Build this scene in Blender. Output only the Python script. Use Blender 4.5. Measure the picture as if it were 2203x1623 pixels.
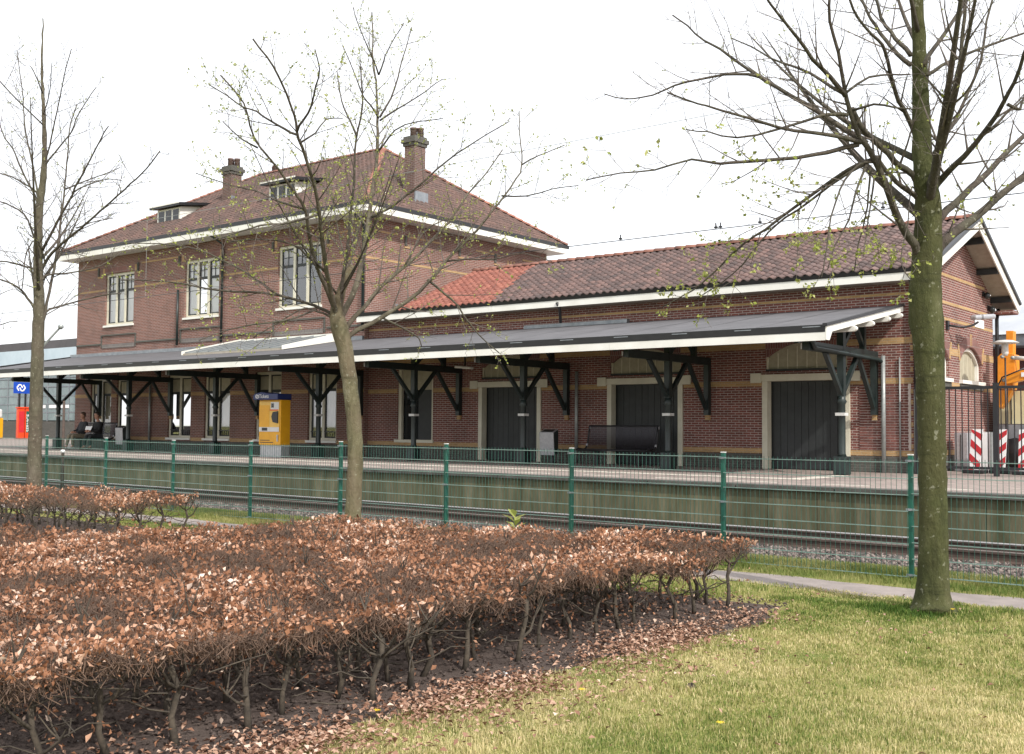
import bpy, bmesh, math, random
import numpy as np
from mathutils import Vector, Matrix, Quaternion
random.seed(7); rng = np.random.default_rng(7)
SC = bpy.context.scene
for o in list(bpy.data.objects): bpy.data.objects.remove(o)
R = math.radians

# ------------------------------------------------------------------ camera
FPX, YAW, PITCH, ROLL = 2362.92, 0.67054983, 0.04585559, 0.00734059
EYE = Vector((0, 0, 1.6))
_d = Vector((-math.sin(YAW)*math.cos(PITCH), math.cos(YAW)*math.cos(PITCH), math.sin(PITCH)))
_r0 = Vector((math.cos(YAW), math.sin(YAW), 0)); _u0 = _r0.cross(_d)
_r = _r0*math.cos(ROLL) + _u0*math.sin(ROLL); _u = _u0*math.cos(ROLL) - _r0*math.sin(ROLL)
cam_data = bpy.data.cameras.new('camera'); cam = bpy.data.objects.new('camera', cam_data)
SC.collection.objects.link(cam)
cam_data.sensor_width = 36.0; cam_data.sensor_fit = 'HORIZONTAL'
cam_data.lens = FPX/2203*36.0
cam_data.clip_start = 0.05; cam_data.clip_end = 5000
M = Matrix((_r, _u, -_d)).transposed().to_4x4(); M.translation = EYE
cam.matrix_world = M
SC.camera = cam

# ------------------------------------------------------------------ light
SUN_TO = Vector((1.0, -0.44, 0.98)).normalized()
SUN_EL = math.asin(SUN_TO.z)
world = bpy.data.worlds.new('World'); SC.world = world; world.use_nodes = True
nt = world.node_tree; nt.nodes.clear()
sky = nt.nodes.new('ShaderNodeTexSky'); sky.sky_type = 'NISHITA'; sky.sun_disc = False
sky.sun_elevation = SUN_EL; sky.sun_rotation = math.atan2(SUN_TO.x, SUN_TO.y)
sky.air_density = 1.0; sky.dust_density = 3.0; sky.ozone_density = 1.0
mixs = nt.nodes.new('ShaderNodeMix'); mixs.data_type = 'RGBA'
mixs.inputs[0].default_value = 0.80                       # thin bright cloud veil over the whole sky
nt.links.new(sky.outputs[0], mixs.inputs[6]); mixs.inputs[7].default_value = (9.6, 9.7, 9.9, 1)
bg = nt.nodes.new('ShaderNodeBackground'); bg.inputs[1].default_value = 0.12
wo = nt.nodes.new('ShaderNodeOutputWorld')
nt.links.new(mixs.outputs[2], bg.inputs[0]); nt.links.new(bg.outputs[0], wo.inputs[0])
sl = bpy.data.lights.new('sun', 'SUN'); sl.energy = 3.0; sl.angle = R(1.2); sl.color = (1.0, 0.95, 0.88)
so = bpy.data.objects.new('sun', sl); SC.collection.objects.link(so)
so.rotation_euler = (-SUN_TO).to_track_quat('-Z', 'Y').to_euler(); so.location = (20, -10, 40)
SC.view_settings.view_transform = 'Standard'; SC.view_settings.look = 'None'
SC.view_settings.gamma = 1.0; SC.view_settings.exposure = 0.50
SC.view_settings.use_curve_mapping = False

# ------------------------------------------------------------------ helpers
def link(o): SC.collection.objects.link(o); return o
def tag(o, label=None, cat=None, group=None, kind=None):
    if label: o['label'] = label
    if cat: o['category'] = cat
    if group: o['group'] = group
    if kind: o['kind'] = kind
    return o
def thing(name, loc, label, cat, group=None, rz=0.0):
    o = bpy.data.objects.new(name, None); o.empty_display_size = .2; link(o)
    o.location = loc; o.rotation_euler = (0, 0, rz)
    return tag(o, label, cat, group)
WORLD_OF = {}
def worigin(p):
    v = Vector((0, 0, 0))
    while p is not None:
        v = v + Vector(p.location); p = p.parent
    return v
class MB:
    """collects shapes in world coordinates, builds one mesh object"""
    def __init__(s): s.v = []; s.f = []
    def add(s, vs, fs):
        b = len(s.v); s.v.extend([tuple(x) for x in vs]); s.f.extend([tuple(i+b for i in f) for f in fs]); return s
    def box(s, x0, x1, y0, y1, z0, z1):
        x0, x1 = min(x0, x1), max(x0, x1); y0, y1 = min(y0, y1), max(y0, y1); z0, z1 = min(z0, z1), max(z0, z1)
        return s.add([(x0,y0,z0),(x1,y0,z0),(x1,y1,z0),(x0,y1,z0),(x0,y0,z1),(x1,y0,z1),(x1,y1,z1),(x0,y1,z1)],
            [(0,3,2,1),(4,5,6,7),(0,1,5,4),(1,2,6,5),(2,3,7,6),(3,0,4,7)])
    def beam(s, p, q, w, h, up=(0,0,1)):
        """box bar from p to q, width w across, height h along up"""
        p, q = Vector(p), Vector(q); d = (q-p).normalized(); up = Vector(up)
        sx = d.cross(up)
        if sx.length < 1e-4: sx = d.cross(Vector((1, 0, 0)))
        sx.normalize(); uz = sx.cross(d).normalized()
        vs = []
        for a in (p, q):
            for i, j in ((-1,-1),(1,-1),(1,1),(-1,1)): vs.append(a + sx*(i*w/2) + uz*(j*h/2))
        return s.add(vs, [(0,1,2,3),(7,6,5,4),(0,4,5,1),(1,5,6,2),(2,6,7,3),(3,7,4,0)])
    def prism(s, poly, axis, a0, a1):
        """2d polygon extruded along axis: 'x' poly=(y,z); 'y' poly=(x,z); 'z' poly=(x,y)"""
        n = len(poly)
        def mk(a): return [((a,p[0],p[1]) if axis=='x' else (p[0],a,p[1]) if axis=='y' else (p[0],p[1],a)) for p in poly]
        fs = [tuple(range(n)), tuple(range(2*n-1, n-1, -1))] + [(i, i+n, (i+1)%n+n, (i+1)%n) for i in range(n)]
        return s.add(mk(a0)+mk(a1), fs)
    def tube(s, pts, rads, n=8, cap=True):
        pts = [Vector(p) for p in pts]
        if not hasattr(rads, '__len__'): rads = [rads]*len(pts)
        b = len(s.v); m = len(pts); ref = None
        for i, p in enumerate(pts):
            d = (pts[min(i+1,m-1)] - pts[max(i-1,0)])
            d = d.normalized() if d.length > 1e-9 else Vector((0,0,1))
            if ref is None:
                ref = Vector((1,0,0)) if abs(d.x) < .8 else Vector((0,1,0))
            a = (ref - d*ref.dot(d)).normalized(); c = d.cross(a); ref = a
            for k in range(n):
                t = 2*math.pi*k/n
                s.v.append(tuple(p + (a*math.cos(t) + c*math.sin(t))*rads[i]))
        for i in range(m-1):
            for k in range(n):
                s.f.append((b+i*n+k, b+i*n+(k+1)%n, b+(i+1)*n+(k+1)%n, b+(i+1)*n+k))
        if cap:
            s.f.append(tuple(b+k for k in range(n-1,-1,-1))); s.f.append(tuple(b+(m-1)*n+k for k in range(n)))
        return s
    def lathe(s, c, prof, n=16):
        """prof list of (r,z) about vertical axis at c"""
        b = len(s.v); m = len(prof)
        for r, z in prof:
            for k in range(n):
                t = 2*math.pi*k/n; s.v.append((c[0]+r*math.cos(t), c[1]+r*math.sin(t), c[2]+z))
        for i in range(m-1):
            for k in range(n):
                s.f.append((b+i*n+k, b+i*n+(k+1)%n, b+(i+1)*n+(k+1)%n, b+(i+1)*n+k))
        s.f.append(tuple(b+k for k in range(n-1,-1,-1))); s.f.append(tuple(b+(m-1)*n+k for k in range(n)))
        return s
    def build(s, name, mat, parent=None, smooth=False, bevel=0.0):
        me = bpy.data.meshes.new(name)
        off = worigin(parent) if parent is not None else Vector((0,0,0))
        me.from_pydata([(v[0]-off.x, v[1]-off.y, v[2]-off.z) for v in s.v], [], s.f); me.update()
        bm = bmesh.new(); bm.from_mesh(me); bmesh.ops.recalc_face_normals(bm, faces=bm.faces); bm.to_mesh(me); bm.free()
        if mat: me.materials.append(mat)
        if smooth: me.polygons.foreach_set('use_smooth', [True]*len(me.polygons))
        o = bpy.data.objects.new(name, me); link(o)
        if parent is not None: o.parent = parent
        if bevel:
            m = o.modifiers.new('bevel', 'BEVEL'); m.width = bevel; m.segments = 2; m.limit_method = 'ANGLE'
        return o
def box(name, mat, parent, *b, bevel=0.0): return MB().box(*b).build(name, mat, parent, bevel=bevel)
def np_mesh(name, verts, faces, mat, parent=None, attr=None, smooth=False):
    """verts (n,3) array, faces (m,k) int array, attr: per-vertex float"""
    verts = np.asarray(verts, np.float32); faces = np.asarray(faces, np.int32)
    if parent is not None: verts = verts - np.array(worigin(parent), np.float32)
    me = bpy.data.meshes.new(name); me.vertices.add(len(verts)); me.vertices.foreach_set('co', verts.ravel())
    k = faces.shape[1]; m = len(faces)
    me.loops.add(m*k); me.loops.foreach_set('vertex_index', faces.ravel())
    me.polygons.add(m); me.polygons.foreach_set('loop_start', np.arange(0, m*k, k, dtype=np.int32))
    me.polygons.foreach_set('loop_total', np.full(m, k, np.int32))
    if smooth: me.polygons.foreach_set('use_smooth', np.ones(m, bool))
    if attr is not None:
        a = me.attributes.new('rnd', 'FLOAT', 'POINT'); a.data.foreach_set('value', np.asarray(attr, np.float32))
    me.update(calc_edges=True); me.validate()
    if mat: me.materials.append(mat)
    o = bpy.data.objects.new(name, me); link(o)
    if parent is not None: o.parent = parent
    return o
def inst(name, me, parent, loc, rot=None):
    o = bpy.data.objects.new(name, me); link(o); o.parent = parent
    off = worigin(parent)
    if rot is not None: o.matrix_local = Matrix.Translation(Vector(loc)-off) @ rot.to_4x4()
    else: o.location = Vector(loc)-off
    return o
def mesh_of(mb, name, mat, smooth=False):
    me = bpy.data.meshes.new(name); me.from_pydata(mb.v, [], mb.f); me.update()
    bm = bmesh.new(); bm.from_mesh(me); bmesh.ops.recalc_face_normals(bm, faces=bm.faces); bm.to_mesh(me); bm.free()
    me.materials.append(mat)
    if smooth: me.polygons.foreach_set('use_smooth', [True]*len(me.polygons))
    return me
def at(px, py, depth):
    """point that lies 'depth' metres ahead, used to lay out the traced limbs of the trees"""
    return EYE + (_d + _r*((px-1101.5)/FPX) - _u*((py-811.5)/FPX))*depth

# ------------------------------------------------------------------ materials
def newmat(name):
    m = bpy.data.materials.new(name); m.use_nodes = True; t = m.node_tree
    return m, t, t.nodes['Principled BSDF']
def N(t, typ, **kw):
    n = t.nodes.new(typ)
    for k, v in kw.items(): setattr(n, k, v)
    return n
def ramp(t, stops):
    n = N(t, 'ShaderNodeValToRGB'); cr = n.color_ramp
    while len(cr.elements) < len(stops): cr.elements.new(.5)
    for e, (p, c) in zip(cr.elements, stops): e.position = p; e.color = (*c, 1)
    return n
def noise(t, scale, detail=4, rough=.6, vec=None):
    n = N(t, 'ShaderNodeTexNoise'); n.inputs['Scale'].default_value = scale; n.inputs['Detail'].default_value = detail
    n.inputs['Roughness'].default_value = rough
    if vec is None:
        g = N(t, 'ShaderNodeNewGeometry'); vec = g.outputs['Position']
    t.links.new(vec, n.inputs['Vector']); return n
def bump(t, h, p, strength=.3, dist=.01):
    b = N(t, 'ShaderNodeBump'); b.inputs['Strength'].default_value = strength; b.inputs['Distance'].default_value = dist
    t.links.new(h, b.inputs['Height']); t.links.new(b.outputs[0], p.inputs['Normal'])
def cmix(t, fac, a, b, mode='MIX'):
    n = N(t, 'ShaderNodeMix', data_type='RGBA', blend_type=mode)
    for s, v in ((0, fac), (6, a), (7, b)):
        if isinstance(v, (int, float)): n.inputs[s].default_value = v
        elif isinstance(v, tuple): n.inputs[s].default_value = (*v, 1)
        else: t.links.new(v, n.inputs[s])
    return n.outputs[2]
def simple(name, c1, c2=None, rough=.7, scale=3.0, metal=0.0, bumps=0.0, bscale=40, spec=.5, objrand=0.0):
    m, t, p = newmat(name)
    p.inputs['Roughness'].default_value = rough; p.inputs['Metallic'].default_value = metal
    p.inputs['Specular IOR Level'].default_value = spec
    c2 = c2 or tuple(x*.78 for x in c1)
    n = noise(t, scale, 6, .65); r = ramp(t, [(.36, c2), (.64, c1)]); t.links.new(n.outputs[0], r.inputs[0])
    col = r.outputs[0]
    if objrand:
        oi = N(t, 'ShaderNodeObjectInfo'); mr = N(t, 'ShaderNodeMapRange')
        mr.inputs[3].default_value = 1-objrand; mr.inputs[4].default_value = 1+objrand
        t.links.new(oi.outputs['Random'], mr.inputs[0])
        hs = N(t, 'ShaderNodeHueSaturation'); t.links.new(mr.outputs[0], hs.inputs['Value']); t.links.new(col, hs.inputs['Color']); col = hs.outputs[0]
    t.links.new(col, p.inputs['Base Color'])
    if bumps:
        nb = noise(t, bscale, 5); bump(t, nb.outputs[0], p, bumps, .01)
    return m
def brickmat(name, c1, c2, mortar, w=.225, h=.066, ms=.0085, dirt=(.05,.04,.035), offx=0):
    m, t, p = newmat(name); p.inputs['Roughness'].default_value = .9; p.inputs['Specular IOR Level'].default_value = .25
    g = N(t, 'ShaderNodeNewGeometry'); sp = N(t, 'ShaderNodeSeparateXYZ'); t.links.new(g.outputs['Position'], sp.inputs[0])
    ad = N(t, 'ShaderNodeMath', operation='ADD'); t.links.new(sp.outputs[0], ad.inputs[0]); t.links.new(sp.outputs[1], ad.inputs[1])
    cb = N(t, 'ShaderNodeCombineXYZ'); t.links.new(ad.outputs[0], cb.inputs[0]); t.links.new(sp.outputs[2], cb.inputs[1])
    b = N(t, 'ShaderNodeTexBrick'); t.links.new(cb.outputs[0], b.inputs['Vector'])
    b.inputs['Scale'].default_value = 1.0; b.inputs['Brick Width'].default_value = w; b.inputs['Row Height'].default_value = h
    b.inputs['Mortar Size'].default_value = ms; b.inputs['Mortar Smooth'].default_value = .2; b.inputs['Bias'].default_value = -.1
    b.inputs['Color1'].default_value = (*c1,1); b.inputs['Color2'].default_value = (*c2,1); b.inputs['Mortar'].default_value = (*mortar,1)
    n = noise(t, 22, 3); cA = cmix(t, .35, b.outputs['Color'], n.outputs[0], 'OVERLAY')
    n2 = noise(t, .55, 6, .7); r2 = ramp(t, [(.46, (0,0,0)), (.74, (1,1,1))]); t.links.new(n2.outputs[0], r2.inputs[0])
    f = N(t, 'ShaderNodeMath', operation='MULTIPLY'); t.links.new(r2.outputs[0], f.inputs[0]); f.inputs[1].default_value = .5
    cB = cmix(t, f.outputs[0], cA, dirt)
    t.links.new(cB, p.inputs['Base Color'])
    inv = N(t, 'ShaderNodeMath', operation='SUBTRACT'); inv.inputs[0].default_value = 1; t.links.new(b.outputs['Fac'], inv.inputs[1])
    bump(t, inv.outputs[0], p, .6, .006)
    return m
def attrmat(name, stops, rough=.8, trans=0.0, attr='rnd', noise_mix=None):
    m, t, p = newmat(name); p.inputs['Roughness'].default_value = rough; p.inputs['Specular IOR Level'].default_value = .25
    a = N(t, 'ShaderNodeAttribute', attribute_name=attr); r = ramp(t, stops); t.links.new(a.outputs['Fac'], r.inputs[0])
    col = r.outputs[0]
    if noise_mix:
        sc, lo, hi, c = noise_mix
        n = noise(t, sc, 4, .6); rr = ramp(t, [(lo,(0,0,0)),(hi,(1,1,1))]); t.links.new(n.outputs[0], rr.inputs[0])
        col = cmix(t, rr.outputs[0], col, c)
    t.links.new(col, p.inputs['Base Color'])
    if trans:
        tr = N(t, 'ShaderNodeBsdfTranslucent'); t.links.new(col, tr.inputs[0]); mx = N(t, 'ShaderNodeMixShader'); mx.inputs[0].default_value = trans
        out = t.nodes['Material Output']; t.links.new(p.outputs[0], mx.inputs[1]); t.links.new(tr.outputs[0], mx.inputs[2]); t.links.new(mx.outputs[0], out.inputs[0])
    return m
def glassmat(name, tint=(1,1,1), fac=.55, dark=(.02,.025,.025)):
    m, t, p = newmat(name); out = t.nodes['Material Output']
    gl = N(t, 'ShaderNodeBsdfGlossy'); gl.inputs['Roughness'].default_value = .03
    tr = N(t, 'ShaderNodeBsdfTransparent'); tr.inputs[0].default_value = (*tint,1)
    fr = N(t, 'ShaderNodeFresnel'); fr.inputs[0].default_value = 1.5
    ma = N(t, 'ShaderNodeMath', operation='MULTIPLY_ADD'); t.links.new(fr.outputs[0], ma.inputs[0]); ma.inputs[1].default_value = 1.0; ma.inputs[2].default_value = fac*.3
    mx = N(t, 'ShaderNodeMixShader'); t.links.new(ma.outputs[0], mx.inputs[0]); t.links.new(tr.outputs[0], mx.inputs[1]); t.links.new(gl.outputs[0], mx.inputs[2])
    t.links.new(mx.outputs[0], out.inputs[0]); return m

K = {}
K['brick'] = brickmat('brick_main', (.235,.105,.082), (.165,.078,.064), (.36,.305,.27))
K['brick_shed'] = brickmat('brick_shed', (.225,.082,.066), (.145,.058,.05), (.43,.37,.335))
K['brick_dark'] = brickmat('brick_plinth', (.105,.10,.09), (.08,.078,.07), (.14,.135,.12), dirt=(.05,.055,.04))
K['brick_grey'] = brickmat('brick_panel_sill', (.19,.17,.16), (.15,.135,.13), (.27,.25,.23), w=.09, h=.21)
K['brick_soldier'] = brickmat('brick_arch', (.24,.10,.085), (.18,.08,.07), (.3,.25,.23), w=.07, h=.22)
K['yellow_brick'] = brickmat('brick_yellow', (.50,.32,.15), (.40,.25,.115), (.42,.33,.22), dirt=(.2,.13,.07))
K['brick_piece'] = simple('brick_piece', (.205,.076,.06), (.125,.05,.043), .9, 9, objrand=.28, bumps=.2)
K['mortar'] = simple('mortar', (.62,.55,.51), (.52,.46,.42), .95, 8)
K['tile'] = simple('clay_tile_weathered', (.185,.12,.11), (.10,.075,.073), .85, 2.2, objrand=.25, bumps=.25)
K['tile_main'] = simple('clay_tile_main_roof', (.17,.105,.094), (.11,.08,.074), .85, 1.1, objrand=.15, bumps=.25)
K['tile_new'] = simple('clay_tile_new', (.44,.145,.095), (.32,.105,.075), .75, 5, objrand=.2)
K['ridge'] = simple('ridge_tile_orange', (.33,.14,.095), (.20,.10,.08), .8, 3, objrand=.3)
K['white'] = simple('white_paint', (.80,.79,.74), (.70,.69,.63), .5, 1.2)
K['cream'] = simple('cream_paint', (.66,.63,.51), (.56,.53,.42), .5, 2)
K['cream_board'] = simple('cream_boarding', (.42,.39,.29), (.34,.315,.235), .7, 6)
K['green_dark'] = simple('dark_green_timber', (.020,.032,.030), (.013,.02,.02), .4, 5)
K['door_dark'] = simple('dark_door_paint', (.028,.032,.033), (.02,.023,.024), .55, 4, objrand=.12)
K['black'] = simple('black_metal', (.018,.018,.02), (.012,.012,.014), .4, 5)
K['zinc'] = simple('zinc', (.30,.32,.34), (.2,.22,.24), .45, 5, metal=.5)
K['galv'] = simple('galvanised', (.36,.38,.37), (.26,.28,.28), .45, 9, metal=.35)
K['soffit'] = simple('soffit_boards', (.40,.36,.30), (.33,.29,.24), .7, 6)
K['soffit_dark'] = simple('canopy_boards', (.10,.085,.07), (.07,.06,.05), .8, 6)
K['concrete'] = None
K['interior'] = simple('dark_interior', (.03,.03,.032), None, .9, 2)
K['curtain'] = simple('net_curtain', (.86,.86,.84), (.78,.78,.77), .9, 1.3)
K['curtain_warm'] = simple('blind_warm', (.50,.47,.38), (.40,.37,.28), .9, 2)
K['glass'] = glassmat('window_glass')
K['glass_dark'] = simple('dark_glass', (.02,.024,.026), None, .06, 3)
K['green_paint'] = simple('green_fence_paint', (.012,.115,.078), (.009,.085,.06), .35, 5)
K['green_wire'] = simple('green_fence_wire', (.035,.13,.10), (.02,.09,.07), .35, 6)
K['line_wire'] = simple('fence_line_wire', (.20,.29,.255), (.13,.22,.19), .35, 6, spec=.8)
K['soil'] = None
K['rail_top'] = simple('rail_head', (.62,.62,.63), (.5,.5,.51), .3, 8, metal=.3)
K['rail_side'] = simple('rusty_rail', (.085,.055,.042), (.05,.036,.03), .8, 8)
K['orange'] = simple('orange_machine_paint', (.80,.30,.02), (.68,.24,.02), .4, 3)
K['yellow'] = simple('ticket_yellow', (.72,.36,.012), (.64,.31,.01), .4, 3)
K['navy'] = simple('navy_blue', (.018,.03,.13), None, .4, 3)
K['blue'] = simple('sign_blue', (.012,.07,.45), None, .35, 3)
K['pure_white'] = simple('white_print', (.85,.85,.85), (.8,.8,.8), .5, 3)
K['offwhite'] = simple('offwhite_plastic', (.62,.62,.6), (.55,.55,.53), .5, 3)
K['red'] = simple('signal_red', (.55,.02,.03), (.45,.018,.025), .4, 4)
K['orange_red'] = simple('orange_red', (.75,.07,.015), (.6,.05,.012), .35, 4)
K['steel'] = simple('brushed_steel', (.48,.48,.50), (.38,.38,.40), .4, 14, metal=.4)
K['skin'] = simple('skin', (.50,.27,.19), (.42,.22,.15), .55, 8)
K['hair'] = simple('dark_hair', (.03,.022,.018), None, .6, 20)
K['hair_grey'] = simple('brown_hair', (.10,.06,.04), None, .6, 20)
K['jacket_a'] = simple('grey_jacket', (.05,.052,.06), None, .85, 9)
K['jacket_b'] = simple('black_coat', (.014,.014,.015), None, .8, 9)
K['trousers_a'] = simple('beige_trousers', (.28,.24,.17), None, .85, 9)
K['trousers_b'] = simple('charcoal_trousers', (.025,.03,.032), None, .85, 9)
K['shoe'] = simple('dark_shoe', (.015,.013,.012), None, .5, 9)
K['shoe_white'] = simple('white_shoe', (.7,.7,.7), None, .5, 9)
K['felt'] = None

# roofing felt with seams
m, t, p = newmat('roofing_felt'); p.inputs['Roughness'].default_value = .85
n = noise(t, 1.4, 6); r = ramp(t, [(.3,(.088,.087,.093)),(.7,(.13,.127,.135))]); t.links.new(n.outputs[0], r.inputs[0])
n2 = noise(t, 160, 2); c = cmix(t, .25, r.outputs[0], n2.outputs[0], 'OVERLAY'); t.links.new(c, p.inputs['Base Color']); bump(t, n2.outputs[0], p, .25, .004); K['felt'] = m
# algae-stained concrete
m, t, p = newmat('algae_concrete'); p.inputs['Roughness'].default_value = .9
g = N(t,'ShaderNodeNewGeometry'); mp = N(t,'ShaderNodeMapping'); mp.inputs['Scale'].default_value = (2.2,2.2,.35); t.links.new(g.outputs['Position'], mp.inputs[0])
ns = noise(t, 1.6, 8, .7, mp.outputs[0]); r = ramp(t, [(.32,(.05,.053,.022)),(.5,(.098,.093,.051)),(.68,(.175,.16,.10))]); t.links.new(ns.outputs[0], r.inputs[0])
mp2 = N(t,'ShaderNodeMapping'); mp2.inputs['Scale'].default_value = (9,9,.5); t.links.new(g.outputs['Position'], mp2.inputs[0])
n3 = noise(t, 1.2, 6, .75, mp2.outputs[0]); r3 = ramp(t, [(.52,(0,0,0)),(.75,(1,1,1))]); t.links.new(n3.outputs[0], r3.inputs[0])
mu = N(t,'ShaderNodeMath',operation='MULTIPLY'); t.links.new(r3.outputs[0], mu.inputs[0]); mu.inputs[1].default_value = .55
c1 = cmix(t, mu.outputs[0], r.outputs[0], (.05,.075,.022))
oi = N(t,'ShaderNodeObjectInfo'); mr = N(t,'ShaderNodeMapRange'); mr.inputs[3].default_value=.86; mr.inputs[4].default_value=1.12; t.links.new(oi.outputs['Random'], mr.inputs[0])
hs = N(t,'ShaderNodeHueSaturation'); t.links.new(mr.outputs[0], hs.inputs['Value']); t.links.new(c1, hs.inputs['Color']); t.links.new(hs.outputs[0], p.inputs['Base Color'])
nb = noise(t, 45, 5); bump(t, nb.outputs[0], p, .3, .01); K['concrete'] = m
K['coping'] = simple('coping_concrete', (.095,.09,.08), (.055,.055,.046), .9, 3, bumps=.3, objrand=.1)
# platform paving (small concrete blocks)
m, t, p = newmat('platform_paving'); p.inputs['Roughness'].default_value = .9
g = N(t,'ShaderNodeNewGeometry'); b = N(t,'ShaderNodeTexBrick'); t.links.new(g.outputs['Position'], b.inputs['Vector'])
b.inputs['Scale'].default_value=1; b.inputs['Brick Width'].default_value=.3; b.inputs['Row Height'].default_value=.3; b.inputs['Mortar Size'].default_value=.008
b.inputs['Color1'].default_value=(.30,.245,.215,1); b.inputs['Color2'].default_value=(.25,.20,.18,1); b.inputs['Mortar'].default_value=(.14,.12,.11,1); b.offset=.5
ns = noise(t, 2.5, 6); c = cmix(t, .5, b.outputs['Color'], ns.outputs[0], 'OVERLAY'); t.links.new(c, p.inputs['Base Color']); bump(t, b.outputs['Fac'], p, -.3, .004); K['paving'] = m
# soil
m, t, p = newmat('dark_soil'); p.inputs['Roughness'].default_value = 1.0; p.inputs['Specular IOR Level'].default_value=.1
n = noise(t, 3, 8, .7); r = ramp(t, [(.3,(.075,.058,.052)),(.7,(.17,.135,.118))]); t.links.new(n.outputs[0], r.inputs[0]); t.links.new(r.outputs[0], p.inputs['Base Color'])
nb = noise(t, 28, 6, .7); bump(t, nb.outputs[0], p, 1.0, .04); K['soil'] = m
# lawn under the blades
m, t, p = newmat('lawn_thatch'); p.inputs['Roughness'].default_value = 1.0; p.inputs['Specular IOR Level'].default_value=.1
n = noise(t, .9, 8, .65); r = ramp(t, [(.34,(.12,.165,.04)),(.52,(.23,.225,.075)),(.70,(.36,.31,.14))]); t.links.new(n.outputs[0], r.inputs[0])
n2 = noise(t, 60, 4, .7); c = cmix(t, .7, r.outputs[0], n2.outputs[0], 'OVERLAY'); t.links.new(c, p.inputs['Base Color']); bump(t, n2.outputs[0], p, .8, .02); K['lawn'] = m
K['path'] = simple('gritty_path', (.31,.265,.245), (.22,.19,.175), .95, 2.2, bumps=.7, bscale=60)
K['ballast'] = simple('ballast_bed', (.12,.097,.088), (.05,.042,.04), .95, 14, bumps=1.0, bscale=22)
K['plaza'] = simple('plaza_paving', (.36,.325,.30), (.29,.26,.24), .9, 1.2, bumps=.2)
# bark
def barkmat(name, c1, c2, c3):
    m, t, p = newmat(name); p.inputs['Roughness'].default_value = .95; p.inputs['Specular IOR Level'].default_value=.2
    g = N(t,'ShaderNodeNewGeometry'); mp = N(t,'ShaderNodeMapping'); mp.inputs['Scale'].default_value=(1,1,.35); t.links.new(g.outputs['Position'], mp.inputs[0])
    n = noise(t, 6, 8, .7, mp.outputs[0]); r = ramp(t, [(.3,c1),(.52,c2),(.72,c3)]); t.links.new(n.outputs[0], r.inputs[0])
    nl = noise(t, 1.7, 5, .6); rl = ramp(t, [(.42,(0,0,0)),(.62,(1,1,1))]); t.links.new(nl.outputs[0], rl.inputs[0])
    ml = N(t,'ShaderNodeMath',operation='MULTIPLY'); t.links.new(rl.outputs[0], ml.inputs[0]); ml.inputs[1].default_value=.6
    mpr = N(t,'ShaderNodeMapping'); mpr.inputs['Scale'].default_value=(1,1,7); t.links.new(g.outputs['Position'], mpr.inputs[0]); nr = noise(t, 2.2, 5, .7, mpr.outputs[0]); rr_ = ramp(t, [(.56,(0,0,0)),(.70,(1,1,1))]); t.links.new(nr.outputs[0], rr_.inputs[0])
    mr_ = N(t,'ShaderNodeMath',operation='MULTIPLY'); t.links.new(rr_.outputs[0], mr_.inputs[0]); mr_.inputs[1].default_value=.55
    base_ = cmix(t, ml.outputs[0], r.outputs[0], tuple(x*k_ for x,k_ in zip(c2,(1.1,.93,1.1)))); base_ = cmix(t, mr_.outputs[0], base_, tuple(x*.8 for x in c1))
    sp = noise(t, 22, 3, .5); rs = ramp(t, [(.63,(0,0,0)),(.70,(1,1,1))]); t.links.new(sp.outputs[0], rs.inputs[0])
    mu = N(t,'ShaderNodeMath',operation='MULTIPLY'); t.links.new(rs.outputs[0], mu.inputs[0]); mu.inputs[1].default_value=.5
    c = cmix(t, mu.outputs[0], base_, (.36,.36,.27)); t.links.new(c, p.inputs['Base Color'])
    nb = noise(t, 30, 6, .7, mp.outputs[0]); bump(t, nb.outputs[0], p, 1.0, .035); return m
K['bark'] = barkmat('mossy_bark', (.030,.034,.016), (.074,.082,.032), (.135,.136,.068))
K['bark_pale'] = barkmat('pale_bark', (.075,.07,.04), (.16,.145,.085), (.26,.24,.17))
K['bark_grey'] = barkmat('grey_bark', (.055,.05,.035), (.12,.11,.075), (.19,.175,.13))
K['twig'] = simple('twig_bark', (.15,.125,.105), (.10,.085,.075), .9, 10)
K['hstem'] = simple('hedge_stem_bark', (.085,.068,.05), (.038,.031,.024), .95, 18, bumps=.5)
K['bud'] = attrmat('young_leaf', [(0,(.24,.29,.05)),(.5,(.36,.40,.10)),(1,(.50,.50,.20))], .6, .35)
K['dead'] = attrmat('dead_beech_leaf', [(0,(.15,.066,.034)),(.3,(.28,.128,.066)),(.6,(.44,.22,.128)),(.82,(.61,.39,.275)),(1,(.82,.66,.55))], .65, .18)
K['dead_pale'] = attrmat('fallen_leaf', [(0,(.12,.06,.04)),(.4,(.27,.145,.095)),(.8,(.50,.33,.24)),(1,(.72,.58,.48))], .7, .1)
K['limb'] = barkmat('limb_bark', (.05,.046,.038), (.098,.09,.068), (.15,.138,.10))
K['htwig'] = simple('hedge_twig', (.20,.125,.085), (.095,.063,.048), .9, 12)
K['blade'] = attrmat('grass_blade', [(0,(.06,.115,.018)),(.33,(.17,.235,.048)),(.58,(.37,.35,.125)),(1,(.69,.59,.33))], .7, .3)
K['blade_lush'] = attrmat('verge_blade', [(0,(.08,.14,.025)),(.45,(.17,.21,.055)),(1,(.44,.38,.17))], .7, .3)
K['stone'] = attrmat('ballast_stone', [(0,(.05,.042,.04)),(.5,(.125,.10,.09)),(1,(.27,.225,.20))], .9)
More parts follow.
